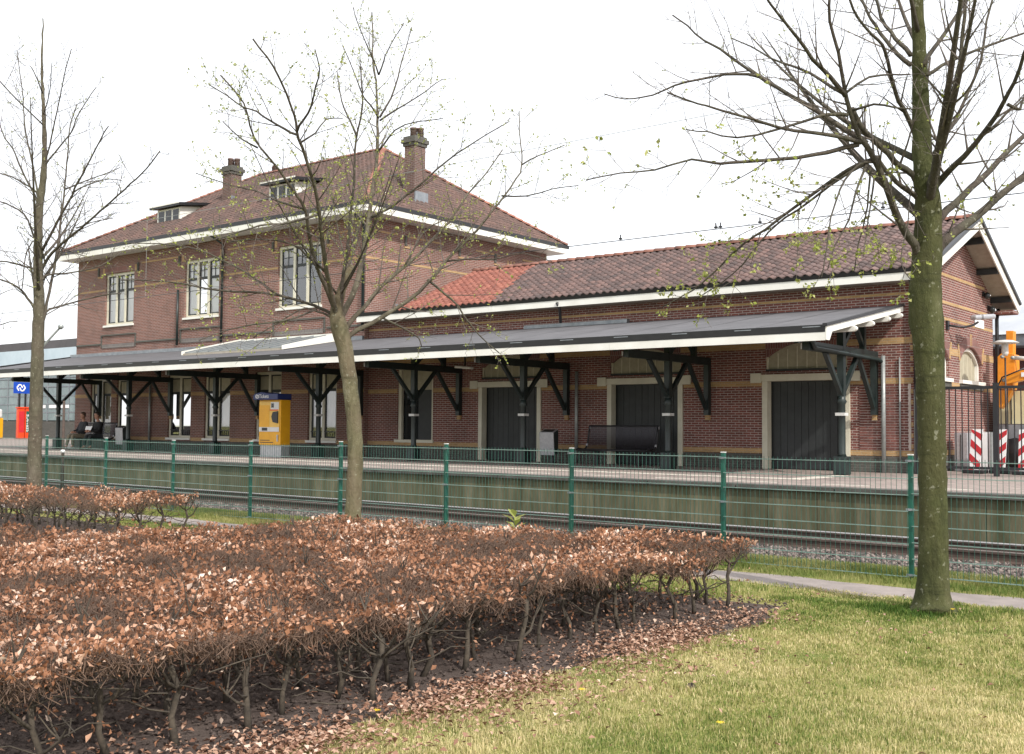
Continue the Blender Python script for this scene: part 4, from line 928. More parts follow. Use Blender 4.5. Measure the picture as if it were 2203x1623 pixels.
    # hands with separate fingers closed in the lap
    for i,s in ((0,-1),(1,1)):
        w=wr[i]; h=MB(); pc=w+Vector((-s*.03,-.07,-.01)); h.tube([w,pc],[.032,.04],8)
        for k in range(4):
            b=pc+Vector((-s*(.01),-.01-.0,.03-.02*k)); h.tube([b,b+Vector((-s*.045,-.035,-.004)),b+Vector((-s*.07,-.01,-.012))],[.011,.010,.008],6)
        b=pc+Vector((0,.02,.035)); h.tube([b,b+Vector((-s*.03,-.03,.02)),b+Vector((-s*.055,-.04,.012))],[.012,.011,.009],6)
        h.build('hand',K['skin'],body,True)
    return p
person(-43.62,25.40,'man in grey jacket and beige trousers sitting further from the bin','jacket_a','trousers_a','hair_grey','shoe_white',.10,0,-.02)
person(-42.3,25.42,'man in black coat sitting on the bench beside the bin','jacket_b','trousers_b','hair','shoe',-.02,0,.03)
# paper in the second man's hands
pp=thing('newspaper',(-42.3,24.95,1.4),'folded white paper held by the man in the black coat','newspaper')
MB().add([(-42.52,24.93,1.36),(-42.3,24.98,1.35),(-42.08,24.93,1.36),(-42.06,24.99,1.52),(-42.3,25.04,1.51),(-42.54,24.99,1.52)],[(0,1,4,5),(1,2,3,4)]).build('sheet',K['pure_white'],pp).modifiers.new('solid','SOLIDIFY').thickness=.012

# ================================================================== FAR LEFT: signs and glass hall
sg=thing('station_sign',(-75.6,39.6,ZP),'blue station sign with white emblem on two dark posts','sign')
def onX(px,py,X):
    v=_d+_r*((px-1101.5)/FPX)-_u*((py-811.5)/FPX); return EYE+v*(X/v.x)
SGX=-75.6; a=onX(30,822,SGX); b=onX(66,847.5,SGX)
MB().box(SGX-.05,SGX,a.y,b.y,b.z,a.z).build('sign_panel',K['blue'],sg)
ns_logo(sg,(SGX+.02,a.y+(b.y-a.y)*.42,(a.z+b.z)/2),(a.z-b.z)*.72,'pure_white',.03,'y')
for px in (42,55):
    q=onX(px,850,SGX-.1); MB().box(SGX-.16,SGX-.06,q.y-.06,q.y+.06,ZP,b.z+.3).build('post',K['black'],sg)
def info_col(px0,px1,lab,lettering):
    X_=-74.2; a=onX(px0,879,X_); b=onX(px1,943,X_); c=thing('service_column',(X_,(a.y+b.y)/2,ZP),lab,'service column')
    MB().box(X_-.3,X_,a.y,b.y,ZP,a.z).build('body',K['orange_red'],c,bevel=.03); MB().box(X_-.35,X_+.05,a.y-.04,b.y+.04,a.z+.003,a.z+.1).build('cap',K['orange_red'],c)
    MB().box(X_+.002,X_+.012,a.y+.04,b.y-.03,1.0,a.z-.2).build('panel',K['green_paint'] if lettering else K['red'],c)
    if lettering: text('lettering','SERVICE',c,(X_+.016,(a.y+b.y)/2+.10,1.05),.34,'pure_white',(math.pi/2,-math.pi/2,math.pi/2))
info_col(40,52,'plain orange red service column left of the lettered one',False); info_col(55.5,66,'orange red service column with vertical white lettering',True)
a=onY(-8,905,38.2); c=thing('ticket_stamper',(a.x,38.2,ZP),'yellow ticket stamping post with white head at the picture edge','stamping post')
MB().box(a.x-.3,a.x+.42,38.0,38.5,ZP,2.0).build('body',K['yellow'],c,bevel=.04); MB().box(a.x-.3,a.x+.5,38.0,38.4,2.01,2.62).build('head',K['offwhite'],c,bevel=.1); MB().box(a.x-.25,a.x+.44,37.97,37.995,2.1,2.4).build('label_band',K['navy'],c)
gh=thing('glass_hall',(-80,44,ZP),'glazed station hall with pale blue fascia behind the canopy end','building')
GY=41.6; gx0,gx1=-95,-66
MB().box(gx0,gx1,GY,GY+9,ZP,1.8).build('plinth',K['brick_dark'],gh)
MB().box(gx0,gx1,GY+.4,GY+9,1.805,5.8).build('hall_interior',simple('hall_interior',(.16,.20,.20),(.08,.11,.115),.8,.5),gh)
for i in range(21):
    x=gx0+(gx1-gx0)*i/20; MB().box(x-.05,x+.05,GY+.02,GY+.12,1.805,5.8).build('mullion',K['zinc'],gh)
for z in (2.45,3.05,3.65,4.3,4.95): MB().box(gx0,gx1,GY+.022,GY+.1,z-.03,z+.03).build('transom',K['zinc'],gh)
gp=simple('hall_glass',(.22,.28,.28),(.12,.165,.17),.12,.6)
pmx=(gx1-gx0)/20
pme=mesh_of(MB().box(.06,pmx-.06,0,.01,.035,.60),'pane',gp)
for i in range(20):
    for j,z in enumerate((1.83,2.45,3.05,3.65,4.3,4.95)): inst('pane',pme,gh,(gx0+pmx*i,GY+.05,z))
MB().box(gx0,gx1+.3,GY-.3,GY+9,5.82,7.05).build('fascia',simple('pale_blue_fascia',(.50,.60,.66),(.42,.52,.58),.6,.5),gh)
for i in range(3):
    q=onY(88+i*25,850,GY-.1); MB().box(q.x-.6,q.x+.5,GY-.02,GY+.015,2.75,2.98).build('poster',K['pure_white'],gh)
fr=thing('far_roof_block',(-110,70,ZP),'dark flat-roofed block far behind the glass hall','building')
MB().box(-170,-78,66,80,ZP,9.7).build('wall',simple('far_wall',(.30,.28,.25),(.22,.2,.18),.9,.3),fr); MB().box(-172,-77,65,81,9.72,11.1).build('roof',simple('far_roof',(.10,.095,.10),None,.9,.5),fr)
for i in range(9): MB().box(-165+i*8,-162+i*8,65.9,65.97,6.2,8.0).build('window',K['glass_dark'],fr)
lp=thing('lamp_pole',(-27.4,14.1,-.15),'slanting grey lamp arm on a pole behind the leftmost trunk','lamp')
q0=onY(84,1065,14.1); q1=onY(90,748,14.1); q2=onY(131,703,14.1)
lp.location=(q0.x,14.1,-.15)
MB().tube([(q0.x,14.1,-.15),(q0.x,14.1,q1.z-.3),tuple(q1),tuple(q2)],[.04,.035,.03,.025],8).build('pole',K['galv'],lp,True); MB().lathe((q2.x,q2.y,q2.z-.02),[(.02,-.05),(.07,0),(.06,.06),(.01,.08)],10).build('lamp_head',K['galv'],lp,True)
q0=onY(133,1056,15.0); pl=thing('track_pole',(q0.x,15.0,-.24),'thin brown trackside pole with white knob beside the leftmost trunk','pole')
MB().tube([(q0.x,15,-.24),(q0.x,15,2.2)],[.045,.03],8).build('shaft',K['rail_side'],pl,True); zk=onY(133,971,15).z; MB().lathe((q0.x,15,zk),[(.03,-.05),(.065,0),(.03,.05)],10).build('knob',K['pure_white'],pl,True)

# ================================================================== RIGHT: gable lamps, yard behind the bar fence
def onX(px,py,X):
    v=_d+_r*((px-1101.5)/FPX)-_u*((py-811.5)/FPX); return EYE+v*(X/v.x)
a=onX(2036,700,SX1); sl_=thing('street_lamp',(SX1,a.y,a.z),'grey street lamp head on a bracket fixed to the gable wall','lamp')
b=onX(2055,703,SX1+.5)
MB().tube([(SX1+.01,a.y,a.z),(SX1+.35,a.y+.3,a.z-.05),(SX1+.5,a.y+.62,a.z+.02),(SX1+.55,a.y+.9,a.z+.12)],.03,8).build('bracket',K['black'],sl_,True)
MB().box(SX1+.002,SX1+.06,a.y-.08,a.y+.08,a.z-.12,a.z+.12).build('wall_plate',K['black'],sl_)
hb=MB(); h0=Vector((SX1+.52,a.y+.55,a.z+.22)); h1=h0+Vector((.25,1.05,.10))
hb.beam(h0,h0+(h1-h0)*.3,.20,.13).beam(h0+(h1-h0)*.302,h1-(h1-h0)*.1,.27,.14); hb.build('lamp_housing',K['steel'],sl_,bevel=.05)
for k,(px,py) in enumerate(((2114,637),(2125,667))):
    q=onX(px,py,SX1); gl=thing('globe_lamp',(SX1,q.y,q.z),('upper' if k==0 else 'lower')+' small globe lamp mounted under the gable verge','lamp','globe lamps on the gable wall')
    MB().lathe((SX1+.12,q.y,q.z),[(.01,-.1),(.07,-.07),(.10,0),(.07,.07),(.01,.1)],12).build('globe',K['glass_dark'],gl,True); MB().box(SX1+.002,SX1+.05,q.y-.05,q.y+.05,q.z-.02,q.z+.12).build('mount',K['black'],gl)
    MB().lathe((SX1+.2,q.y,q.z),[(.005,-.03),(.03,0),(.005,.03)],8).build('bulb',K['pure_white'],gl,True)
q=onX(2105,697,SX1); wsg=thing('wall_sign',(SX1,q.y,q.z),'small blank white sign on the gable under the lamp','sign'); MB().box(SX1+.014,SX1+.03,q.y-.42,q.y+.45,q.z-.12,q.z+.12).build('plate',K['pure_white'],wsg)
bg_=thing('yard_building',(-2,52,ZP),'dark red building with pale grey roof edge behind the yard','building')
MB().box(-22,20,47,60,ZP,4.9).build('wall',simple('dark_red_wall',(.10,.035,.035),(.07,.03,.03),.8,.8),bg_); MB().box(-23,21,45.5,61,4.92,5.35).build('roof_edge',K['zinc'],bg_); MB().prism([(45.3,5.36),(61,5.36),(61,6.0),(50,6.9)],'x',-23,21).build('roof',simple('pale_roof',(.40,.42,.45),(.33,.35,.38),.7,.6),bg_)
# orange loader crane on a truck
cr=thing('loader_crane',(-7.7,33,ZP),'orange loader crane folded up on a works truck behind the fence','crane')
def C(px,py,Y=33): return onY(px,py,Y)
def plate(name,pxs,Y,th,mat,parent): 
    pts=[onY(x,y,Y) for x,y in pxs]; return MB().prism([(q.x,q.z) for q in pts],'y',Y,Y+th).build(name,K[mat],parent,bevel=.01)
plate('mast',[(2164,712),(2180,712),(2179,800),(2165,800)],33.1,.3,'orange',cr)
plate('pivot_block',[(2146,768),(2158,757),(2183,763),(2184,800),(2178,838),(2146,838)],32.9,.5,'orange',cr)
plate('boom',[(2150,822),(2165,806),(2203,796),(2260,790),(2260,812),(2203,818),(2168,826)],32.6,.28,'orange',cr)
plate('lower_arm',[(2146,840),(2178,840),(2166,862),(2152,880),(2146,870)],32.9,.35,'orange',cr)
for (x,y) in ((2156,768),(2178,770),(2160,818)): 
    q=C(x,y,32.58); MB().tube([(q.x,32.55,q.z),(q.x,32.65,q.z)],.05,10).build('pin',K['galv'],cr,True)
q=C(2210,806,32.6); MB().box(q.x-.15,q.x+.1,32.57,32.59,q.z-.06,q.z+.06).build('badge',K['pure_white'],cr)
h=[C(2147,830,32.5),C(2156,812,32.5),C(2172,806,32.5),C(2205,792,32.5)]; MB().tube(h,.02,6).build('hose',K['black'],cr,True)
h=[C(2182,770,32.9),C(2230,774,32.9)]; MB().tube(h,.06,8).build('ram',K['offwhite'],cr,True)
a=C(2146,842,33.4); b=C(2260,905,33.4); MB().box(a.x,b.x,33.4,35.5,b.z-.1,a.z).build('cabinet',simple('cream_cabinet',(.62,.58,.36),(.55,.5,.3),.5,2),cr)
for k in range(3): x=a.x+.35+k*.5; MB().box(x,x+.03,33.38,33.398,b.z-.1,a.z).build('cabinet_seam',K['door_dark'],cr)
MB().box(a.x,b.x,33.3,35.6,.95,b.z-.12).build('chassis',K['zinc'],cr)
for k in range(2): 
    x=a.x+.5+k*1.6; MB().tube([(x,33.2,.98),(x,33.5,.98)],.43,16).build('wheel',K['black'],cr,True)
# heater with round reflector
q=C(2162,737,31.5); z0=C(2160,770,31.5).z; hl=thing('patio_heater',(q.x,31.5,ZP),'white dish reflector on a pale heater post behind the fence','heater')
MB().lathe((q.x,31.5,q.z),[(.34,-.03),(.36,-.01),(.2,.05),(.02,.07)],20).build('reflector',K['offwhite'],hl,True); MB().lathe((q.x,31.5,z0),[(.06,.05),(.09,.12),(.09,.38),(.06,.45)],12).build('burner',K['offwhite'],hl,True); MB().tube([(q.x,31.5,ZP),(q.x,31.5,z0)],.022,8).build('post',K['black'],hl,True)
# striped barrier boards
def chevron(pxc,w,Y,lean,lab,flip=1):
    q=onY(pxc,975,Y); c=thing('barrier_board',(q.x,Y,ZP),lab,'barrier board','red and white striped barrier boards'); H=1.06; z0=ZP+.03
    sk=lambda z: lean*(z-z0)
    MB().add([(q.x-w/2,Y,z0),(q.x+w/2,Y,z0),(q.x+w/2+sk(z0+H),Y+.06,z0+H),(q.x-w/2+sk(z0+H),Y+.06,z0+H),(q.x-w/2,Y+.03,z0),(q.x+w/2,Y+.03,z0),(q.x+w/2+sk(z0+H),Y+.09,z0+H),(q.x-w/2+sk(z0+H),Y+.09,z0+H)],
       [(0,1,2,3),(7,6,5,4),(0,4,5,1),(1,5,6,2),(2,6,7,3),(3,7,4,0)]).build('board',K['pure_white'],c)
    n=3; sp=H/n
    for k in range(-1,n):
        zA=z0+k*sp+.05; pts=[]
        for (xx,zz) in ((-w/2,zA+(w*.9 if flip>0 else 0)),(w/2,zA+(0 if flip>0 else w*.9)),(w/2,zA+(0 if flip>0 else w*.9)+sp*.5),(-w/2,zA+(w*.9 if flip>0 else 0)+sp*.5)):
            zz=min(max(zz,z0),z0+H); pts.append((q.x+xx*.995+sk(zz),Y-.004+.06*(zz-z0)/H,zz))
        MB().add(pts,[(0,1,2,3)]).build('red_stripe',K['red'],c)
    MB().box(q.x-.25,q.x+.25,Y-.12,Y+.35,ZP,ZP+.09).build('foot',K['black'],c,bevel=.02)
chevron(2095,.27,28.4,.07,'red and white striped board left of the gate post'); chevron(2152,.2,28.8,.05,'narrow red and white striped board right of the gate post',-1); chevron(2202,.26,28.4,.02,'red and white striped board cut by the picture edge',-1)
wp=thing('white_cabinet',(-8.2,29.6,ZP),'pale grey roadside cabinet standing against the gable behind the bars','cabinet')
a=onY(2053,931,29.6); b=onY(2082,1012,29.6); MB().box(a.x,b.x,29.6,30.1,ZP,a.z).build('body',K['steel'],wp,bevel=.01); MB().box((a.x+b.x)/2-.01,(a.x+b.x)/2+.01,29.585,29.598,ZP+.05,a.z-.05).build('door_gap',K['door_dark'],wp)
w2=thing('notice_board',(-7.6,29.2,ZP),'tall blank white board beside the gate post','board'); a=onY(2108,930,29.2); b=onY(2131,1012,29.2); MB().box(a.x,b.x,29.2,29.28,ZP,a.z).build('sheet',K['pure_white'],w2); MB().box(b.x+.003,b.x+.04,29.18,29.3,ZP,a.z).build('edge_post',K['galv'],w2)
a=onY(1983,960,28.0); w3=thing('works_barrow',(a.x,28.0,ZP),'orange and black barrow half hidden by the thick trunk','barrow')
MB().prism([(28.0,1.0),(28.5,1.1),(28.5,1.45),(27.9,1.35)],'x',a.x-.12,a.x+.25).build('tray',K['orange'],w3); MB().tube([(a.x,27.9,ZP+.18),(a.x+.12,27.9,ZP+.18)],.17,14).build('wheel',K['black'],w3,True); MB().tube([(a.x,27.9,.75),(a.x,28.2,1.0),(a.x,28.6,1.4)],.03,6).build('handle',K['black'],w3); MB().beam((a.x+.05,27.85,.7),(a.x-.1,27.9,1.15),.05,.08).build('guard',K['pure_white'],w3)

# ================================================================== overhead line above the track
ol=thing('overhead_line',(-12,16.9,5),'thin overhead contact wire with insulators above the track','overhead wire')
MB().tube([(-90,16.9,5.04),(40,16.9,5.04)],.008,5).build('contact_wire',K['black'],ol)
MB().tube([(x,16.9,7.05+.25*((x+12)/30)**2) for x in range(-60,31,6)],.006,5).build('messenger_wire',K['galv'],ol)
for x in np.arange(-58,30,8.0): MB().tube([(x,16.9,5.05),(x,16.9,7.05+.25*((x+12)/30)**2)],.004,4).build('dropper',K['galv'],ol)
for px in (1335,1540,1550,1635,1900):
    q=onY(px,500,16.9); MB().lathe((q.x,16.9,5.06),[(.005,-.01),(.035,.0),(.035,.02),(.012,.03),(.012,.08),(.004,.09)],8).build('insulator',K['black'],ol)
# ================================================================== VEGETATION TOOLS
def vnoise(x, y, s, seed=0):
    r=np.random.default_rng(seed); T=r.random((64,64)); x=np.asarray(x)*s; y=np.asarray(y)*s
    xi=np.floor(x).astype(int); yi=np.floor(y).astype(int); fx=x-xi; fy=y-yi; fx=fx*fx*(3-2*fx); fy=fy*fy*(3-2*fy)
    g=lambda a,b:T[a%64,b%64]
    return (g(xi,yi)*(1-fx)+g(xi+1,yi)*fx)*(1-fy)+(g(xi,yi+1)*(1-fx)+g(xi+1,yi+1)*fx)*fy
def tubes_np(paths, radii, n):
    """paths (B,m,3), radii (B,m) -> verts, quads"""
    P=np.asarray(paths,float); Rr=np.asarray(radii,float); B,m,_=P.shape
    D=np.empty_like(P); D[:,1:-1]=P[:,2:]-P[:,:-2]; D[:,0]=P[:,1]-P[:,0]; D[:,-1]=P[:,-1]-P[:,-2]
    D/=np.linalg.norm(D,axis=2,keepdims=True)+1e-9
    ref=np.where(np.abs(D[:,:1,2:3])<.8,np.array([0,0,1.]),np.array([1.,0,0])); A=np.cross(D,np.broadcast_to(ref,D.shape)); A/=np.linalg.norm(A,axis=2,keepdims=True)+1e-9
    Cc=np.cross(D,A); th=2*np.pi*np.arange(n)/n
    V=P[:,:,None,:]+(A[:,:,None,:]*np.cos(th)[None,None,:,None]+Cc[:,:,None,:]*np.sin(th)[None,None,:,None])*Rr[:,:,None,None]
    idx=np.arange(B*m*n).reshape(B,m,n); a=idx[:,:-1,:]; b=np.roll(a,-1,axis=2); d=idx[:,1:,:]; c=np.roll(d,-1,axis=2)
    return V.reshape(-1,3), np.stack([a,b,c,d],-1).reshape(-1,4)
def unit(v): v=np.asarray(v,float); return v/(np.linalg.norm(v,axis=-1,keepdims=True)+1e-9)
def rand_unit(k): return unit(rng.normal(size=(k,3)))
def leaf_mesh(pos, dirs, nrm, L, W, curl=.18):
    """folded pointed leaves, 4 triangles each"""
    k=len(pos); d=unit(dirs); s=unit(np.cross(d,nrm)); n=np.cross(s,d); L=L[:,None]; W=W[:,None]
    v=np.stack([pos, pos+d*L*.5+s*W*.5+n*W*curl, pos+d*L*.5-s*W*.5+n*W*curl, pos+d*L-n*L*.12, pos+d*L*.5-n*W*.05],1)
    f=np.array([[0,1,4],[0,4,2],[1,3,4],[4,3,2]])
    return v.reshape(-1,3),(f[None]+(np.arange(k)*5)[:,None,None]).reshape(-1,3)
def smooth_path(pts, step):
    pts=np.asarray(pts,float); out=[]
    Q=np.vstack([2*pts[0]-pts[1],pts,2*pts[-1]-pts[-2]])
    for i in range(1,len(Q)-2):
        p0,p1,p2,p3=Q[i-1:i+3]; n=max(2,int(np.linalg.norm(p2-p1)/step))
        for k in range(n):
            t=k/n; out.append(.5*((2*p1)+(-p0+p2)*t+(2*p0-5*p1+4*p2-p3)*t*t+(-p0+3*p1-3*p2+p3)*t**3))
    out.append(pts[-1]); return np.array(out)

def make_tree(label, depth, trunk, limbs, base_xy, twig_n=1.0, twig_len=1.0, leaf_p=.5, leaf_s=.03, rmin=.0032, low_leaf=False, extra=6, seed=1, rs_=1.0, barkm='bark', ext=(.45,.85), exr=.36, exl=1.0):
    """trunk: [(px,py,radius px)], limbs: [([(px,py)...], r0px, r1px)] traced at the tree's own distance, spread in depth"""
    global rng
    rng=np.random.default_rng(seed); rnd=random.Random(seed)
    root=thing('linden_tree',(base_xy[0],base_xy[1],0),label,'tree')
    k=depth/FPX
    tp=[np.array(at(x,y,depth)) for x,y,_ in trunk]; tp[0][:2]=base_xy; tp[0][2]=-.05
    tr=[r*k for *_,r in trunk]
    tpath=smooth_path(tp,.12); trad=np.interp(np.linspace(0,1,len(tpath)),np.linspace(0,1,len(tp)),tr)
    ss=np.cumsum(np.r_[0,np.linalg.norm(np.diff(tpath,axis=0),axis=1)]); s0=np.cumsum(np.r_[0,np.linalg.norm(np.diff(np.array(tp),axis=0),axis=1)])
    trad=np.interp(ss,s0,tr)
    mb=MB(); mb.tube([Vector(p) for p in tpath],list(trad),16)
    # knobbly surface
    ph=rnd.random()*6
    mb.v=[(v[0]+.006*math.sin(v[2]*23+ph+v[0]*40),v[1]+.006*math.sin(v[2]*19+v[1]*37),v[2]) for v in mb.v]
    bx_,by_=base_xy
    def flare(v):
        if v[2]>.6: return v
        a_=math.atan2(v[1]-by_,v[0]-bx_); f_=1+.34*math.exp(-max(v[2],0)/.10)*(.55+.45*math.sin(4*a_+1.3))
        return (bx_+(v[0]-bx_)*f_,by_+(v[1]-by_)*f_,v[2])
    mb.v=[flare(v) for v in mb.v]
    trunk_o=mb.build('trunk',K[barkm],root,True)
    known=[(np.array([p[0],p[1]]),depth) for p in [(x,y) for x,y,_ in trunk]]
    LP=[]
    for li,(pts,r0,r1) in enumerate(limbs):
        p0=np.array(pts[0]); near=min(known,key=lambda q:np.hypot(*(q[0]-p0))); d0=near[1]
        sl=rnd.choice([-1,1])*rnd.uniform(.15,.75); acc=0; W=[]; last=p0
        for j,q in enumerate(pts):
            q=np.array(q,float); acc+=abs(np.hypot(*(q-last)))*k; last=q; dd=d0+sl*acc; known.append((q,dd)); W.append(np.array(at(q[0],q[1],dd)))
        i0=int(np.argmin(np.linalg.norm(tpath-W[0],axis=1)))
        if np.linalg.norm(tpath[i0]-W[0])<trad[i0]*2.2+.03: W=[tpath[max(0,i0-2)]]+W
        path=smooth_path(W,.14); n=len(path)
        jit=np.cumsum(rng.normal(size=(n,3))*.006,axis=0); jit-=np.linspace(0,1,n)[:,None]*jit[-1]*.0; jit[0]=0; path=path+jit
        u_=np.linspace(0,1,n); rad=max(r1*k*.8,rmin*1.3)+(r0*k*rs_-max(r1*k*.8,rmin*1.3))*(1-u_)**1.35; rad=np.maximum(rad,rmin*1.3); LP.append((path,rad))
    # extra limbs towards and away from the viewer, so the crown is round
    for e in range(extra):
        t=rnd.uniform(*ext); i=int(t*(len(tpath)-1)); p=tpath[i]; az=rnd.choice([YAW,YAW+math.pi])+rnd.uniform(-.7,.7); dv=np.array([-math.sin(az),math.cos(az),rnd.uniform(.5,1.0)]); Ln=rnd.uniform(1.6,2.6)*exl
        path=smooth_path([p,p+dv*Ln*.35,p+dv*Ln*.7+np.array([0,0,.15]),p+dv*Ln+np.array([0,0,.4])],.14); LP.append((path,np.linspace(trad[i]*exr,rmin*1.5,len(path))))
    for path,rad in LP:
        MB().tube([Vector(p) for p in path],list(rad),8,True).build('limb',K['limb'] if (rad[0]<.03 or barkm!='bark_pale') else K['bark_grey'],root,True)
    # twigs
    tw=[];trd=[];leafpos=[];leafdir=[]
    def spawn(path,rad,spacing,len_lo,len_hi,start,lvl):
        seg=np.linalg.norm(np.diff(path,axis=0),axis=1); cum=np.r_[0,np.cumsum(seg)]; tot=cum[-1]
        s=start*tot+rnd.random()*spacing
        side=rnd.random()*6.28
        while s<tot:
            j=min(np.searchsorted(cum,s)-1,len(path)-2); j=max(j,0); f=(s-cum[j])/max(seg[j],1e-6); p=path[j]*(1-f)+path[j+1]*f; t=unit(path[j+1]-path[j])
            side+=2.4+rnd.uniform(-.5,.5); a=np.cross(t,[.3,.2,1.]); a=unit(a); b=np.cross(t,a); pr=a*math.cos(side)+b*math.sin(side)
            ang=rnd.uniform(.55,1.05); d=t*math.cos(ang)+pr*math.sin(ang)+np.array([0,0,.18 if lvl==1 else .10]); d=unit(d)
            fr=s/tot; L=(len_hi+(len_lo-len_hi)*fr)*rnd.uniform(.55,1.15)
            c=rng.normal(size=3)*.10*L; up=np.array([0,0,rnd.uniform(.0,.12)*L])
            q=np.array([p,p+d*L*.33+c*.4,p+d*L*.66+c*.7+up*.5,p+d*L+c*.6+up])
            r=np.interp(s,cum,rad)
            r1=max(min(r*.55,.013),rmin) if lvl==1 else rmin*1.05
            tw.append(q); trd.append(np.linspace(r1,rmin*.7,4))
            if lvl==1: spawn(q,np.linspace(r1,rmin,4),.11/twig_n,.07*twig_len,.30*twig_len,.22,2)
            nl=3 if lvl==1 else 2
            for _ in range(nl):
                u=rnd.uniform(.3,1.0); m_=min(int(u*3),2); f2=u*3-m_; lp_=q[m_]*(1-f2)+q[m_+1]*f2
                pl=leaf_p*((2.2 if lp_[2]<3.3 else .9 if lp_[2]<3.9 else .16) if low_leaf else 1)
                if rnd.random()<pl: leafpos.append(lp_); leafdir.append(d+rng.normal(size=3)*.6)
            s+=spacing*rnd.uniform(.6,1.4)
    for path,rad in LP: spawn(path,rad,.17/twig_n,.22*twig_len,.72*twig_len,.18,1)
    V,F=tubes_np(np.array(tw),np.array(trd),3); tag(np_mesh('twigs',V,F,K['twig'],root,smooth=True),kind='stuff')
    lp_=np.array(leafpos); ld=np.array(leafdir); reps=3; lp3=np.repeat(lp_,reps,0)+rng.normal(size=(len(lp_)*reps,3))*leaf_s*.35; ld3=unit(np.repeat(ld,reps,0)+rng.normal(size=(len(lp_)*reps,3))*.8+np.array([0,0,.1]))
    if low_leaf:
        big=np.where(lp3[:,2]<4.4,1.35,.8)
    else: big=np.ones(len(lp3))
    Ls=leaf_s*rng.uniform(.5,1.25,len(lp3))*big
    V,F=leaf_mesh(lp3,ld3,rand_unit(len(lp3)),Ls,Ls*.75); tag(np_mesh('young_leaves',V,F,K['bud'],root,attr=np.repeat(rng.random(len(lp3)),5)),kind='stuff')
    return root
Zr=lambda L: [(1250+.4683*x,.4683*y) for x,y in L]
rt=[(Zr(p),a,b) for p,a,b in [
 ([(1560,1180),(1490,1070),(1430,950),(1380,830),(1330,720),(1280,640),(1240,510),(1215,420),(1190,250),(1162,100),(1160,-40)],15,3.5),
 ([(1310,660),(1220,600),(1100,530),(960,440),(850,370),(740,300),(640,225),(560,190),(480,110),(410,60)],9,2),
 ([(1285,655),(1200,640),(1100,620),(900,585),(700,520),(600,490),(530,480),(380,430)],7,2),
 ([(860,372),(760,350),(650,355),(480,390),(380,430),(280,460),(200,470),(110,445)],5,1.5),
 ([(1275,665),(1180,690),(1100,710),(900,740),(700,750),(620,755),(510,735),(340,790),(180,810),(10,840)],7,1.5),
 ([(1335,735),(1230,790),(1100,870),(950,980),(850,1050),(750,1110),(640,1220),(560,1290),(480,1350),(380,1410)],6.5,1.8),
 ([(1330,740),(1150,850),(1000,965),(900,1030),(820,1110),(740,1210),(640,1300),(520,1380)],4.5,1.5),
 ([(1225,530),(1150,525),(1090,530),(900,590),(700,630),(560,610),(450,590)],6,1.5),
 ([(1215,440),(1140,360),(1060,270),(1000,170),(930,80),(870,0),(830,-60)],7,2.5),
 ([(1195,425),(1100,370),(980,310),(870,260),(780,200),(690,160)],5,1.6),
 ([(1550,930),(1490,885),(1430,840),(1380,790),(1335,720)],9,6),
 ([(1525,805),(1460,770),(1400,710),(1330,650),(1270,590),(1235,510)],11,7),
 ([(1520,575),(1480,500),(1450,440),(1430,350),(1400,250),(1370,200),(1300,130),(1260,60),(1220,-30)],8,3),
 ([(1515,300),(1450,240),(1400,180),(1350,110),(1320,60),(1280,-40)],7,3.5), ([(1515,255),(1460,200),(1420,150),(1370,80),(1330,-20)],7,4),
 ([(1650,1130),(1720,1070),(1800,1020),(1920,920),(2035,820),(2150,730),(2260,650)],17,7),
 ([(1650,1000),(1720,930),(1800,860),(1900,770),(2035,630),(2150,530),(2260,450)],13,5),
 ([(1640,850),(1700,790),(1780,720),(1880,600),(1960,480),(2010,380),(2050,260),(2120,100)],12,4),
 ([(1625,900),(1640,750),(1650,600),(1700,450),(1740,250),(1765,50),(1775,-80)],10,4.5),
 ([(1610,740),(1660,650),(1720,560),(1770,440),(1840,270),(1870,100),(1900,-30)],8,3),
 ([(1575,300),(1620,230),(1680,150),(1760,20),(1790,-60)],7,4),
 ([(1590,345),(1660,300),(1750,260),(1900,200),(2035,150),(2180,90)],6,2.5),
 ([(1590,800),(1605,650),(1600,500),(1588,400),(1600,250)],7,3),
 ([(1960,480),(2010,510),(2040,440),(2130,360)],5,2), ([(1880,600),(1960,520),(2060,430)],5,2),
 ([(1520,860),(1510,960),(1490,1080),(1480,1200),(1500,1260),(1520,1290)],2.2,1.2),
 ([(1240,510),(1340,475),(1450,490),(1515,505)],4,2),([(1220,425),(1320,360),(1420,345),(1510,340)],4,2),
 ([(1340,745),(1270,770),(1210,830),(1160,930),(1130,1080),(1110,1200),(1100,1290)],4,1.3),([(1320,740),(1260,880),(1230,1010),(1170,1130),(1130,1250)],4,1.3),
 ([(1330,760),(1310,900),(1300,1010),(1270,1130),(1250,1250)],3.5,1.3),([(1350,790),(1340,930),(1310,1080),(1290,1180)],3.5,1.3)]]
rtrunk=[(2006,1322,45),(2008,1300,37),(2008,1240,32),(2008,1120,30),(2006,1000,29),(2003,880,29.5),(1999,760,31),(1993,690,36),(1990,630,34),(1994,560,31),(1997,480,29),(1995,420,26),(1985,350,21),(1980,200,17),(1977,80,14.5),(1972,0,13),(1968,-120,11),(1966,-300,6),(1960,-480,2)]
make_tree('thick mossy trunked linden tree in front of the shed gable',9.72,rtrunk,rt,(-3.14,9.95),1.15,1.15,.48,.026,.0024,True,7,3,.74)
Zm=lambda L: [(400+.4683*x,.4683*y) for x,y in L]
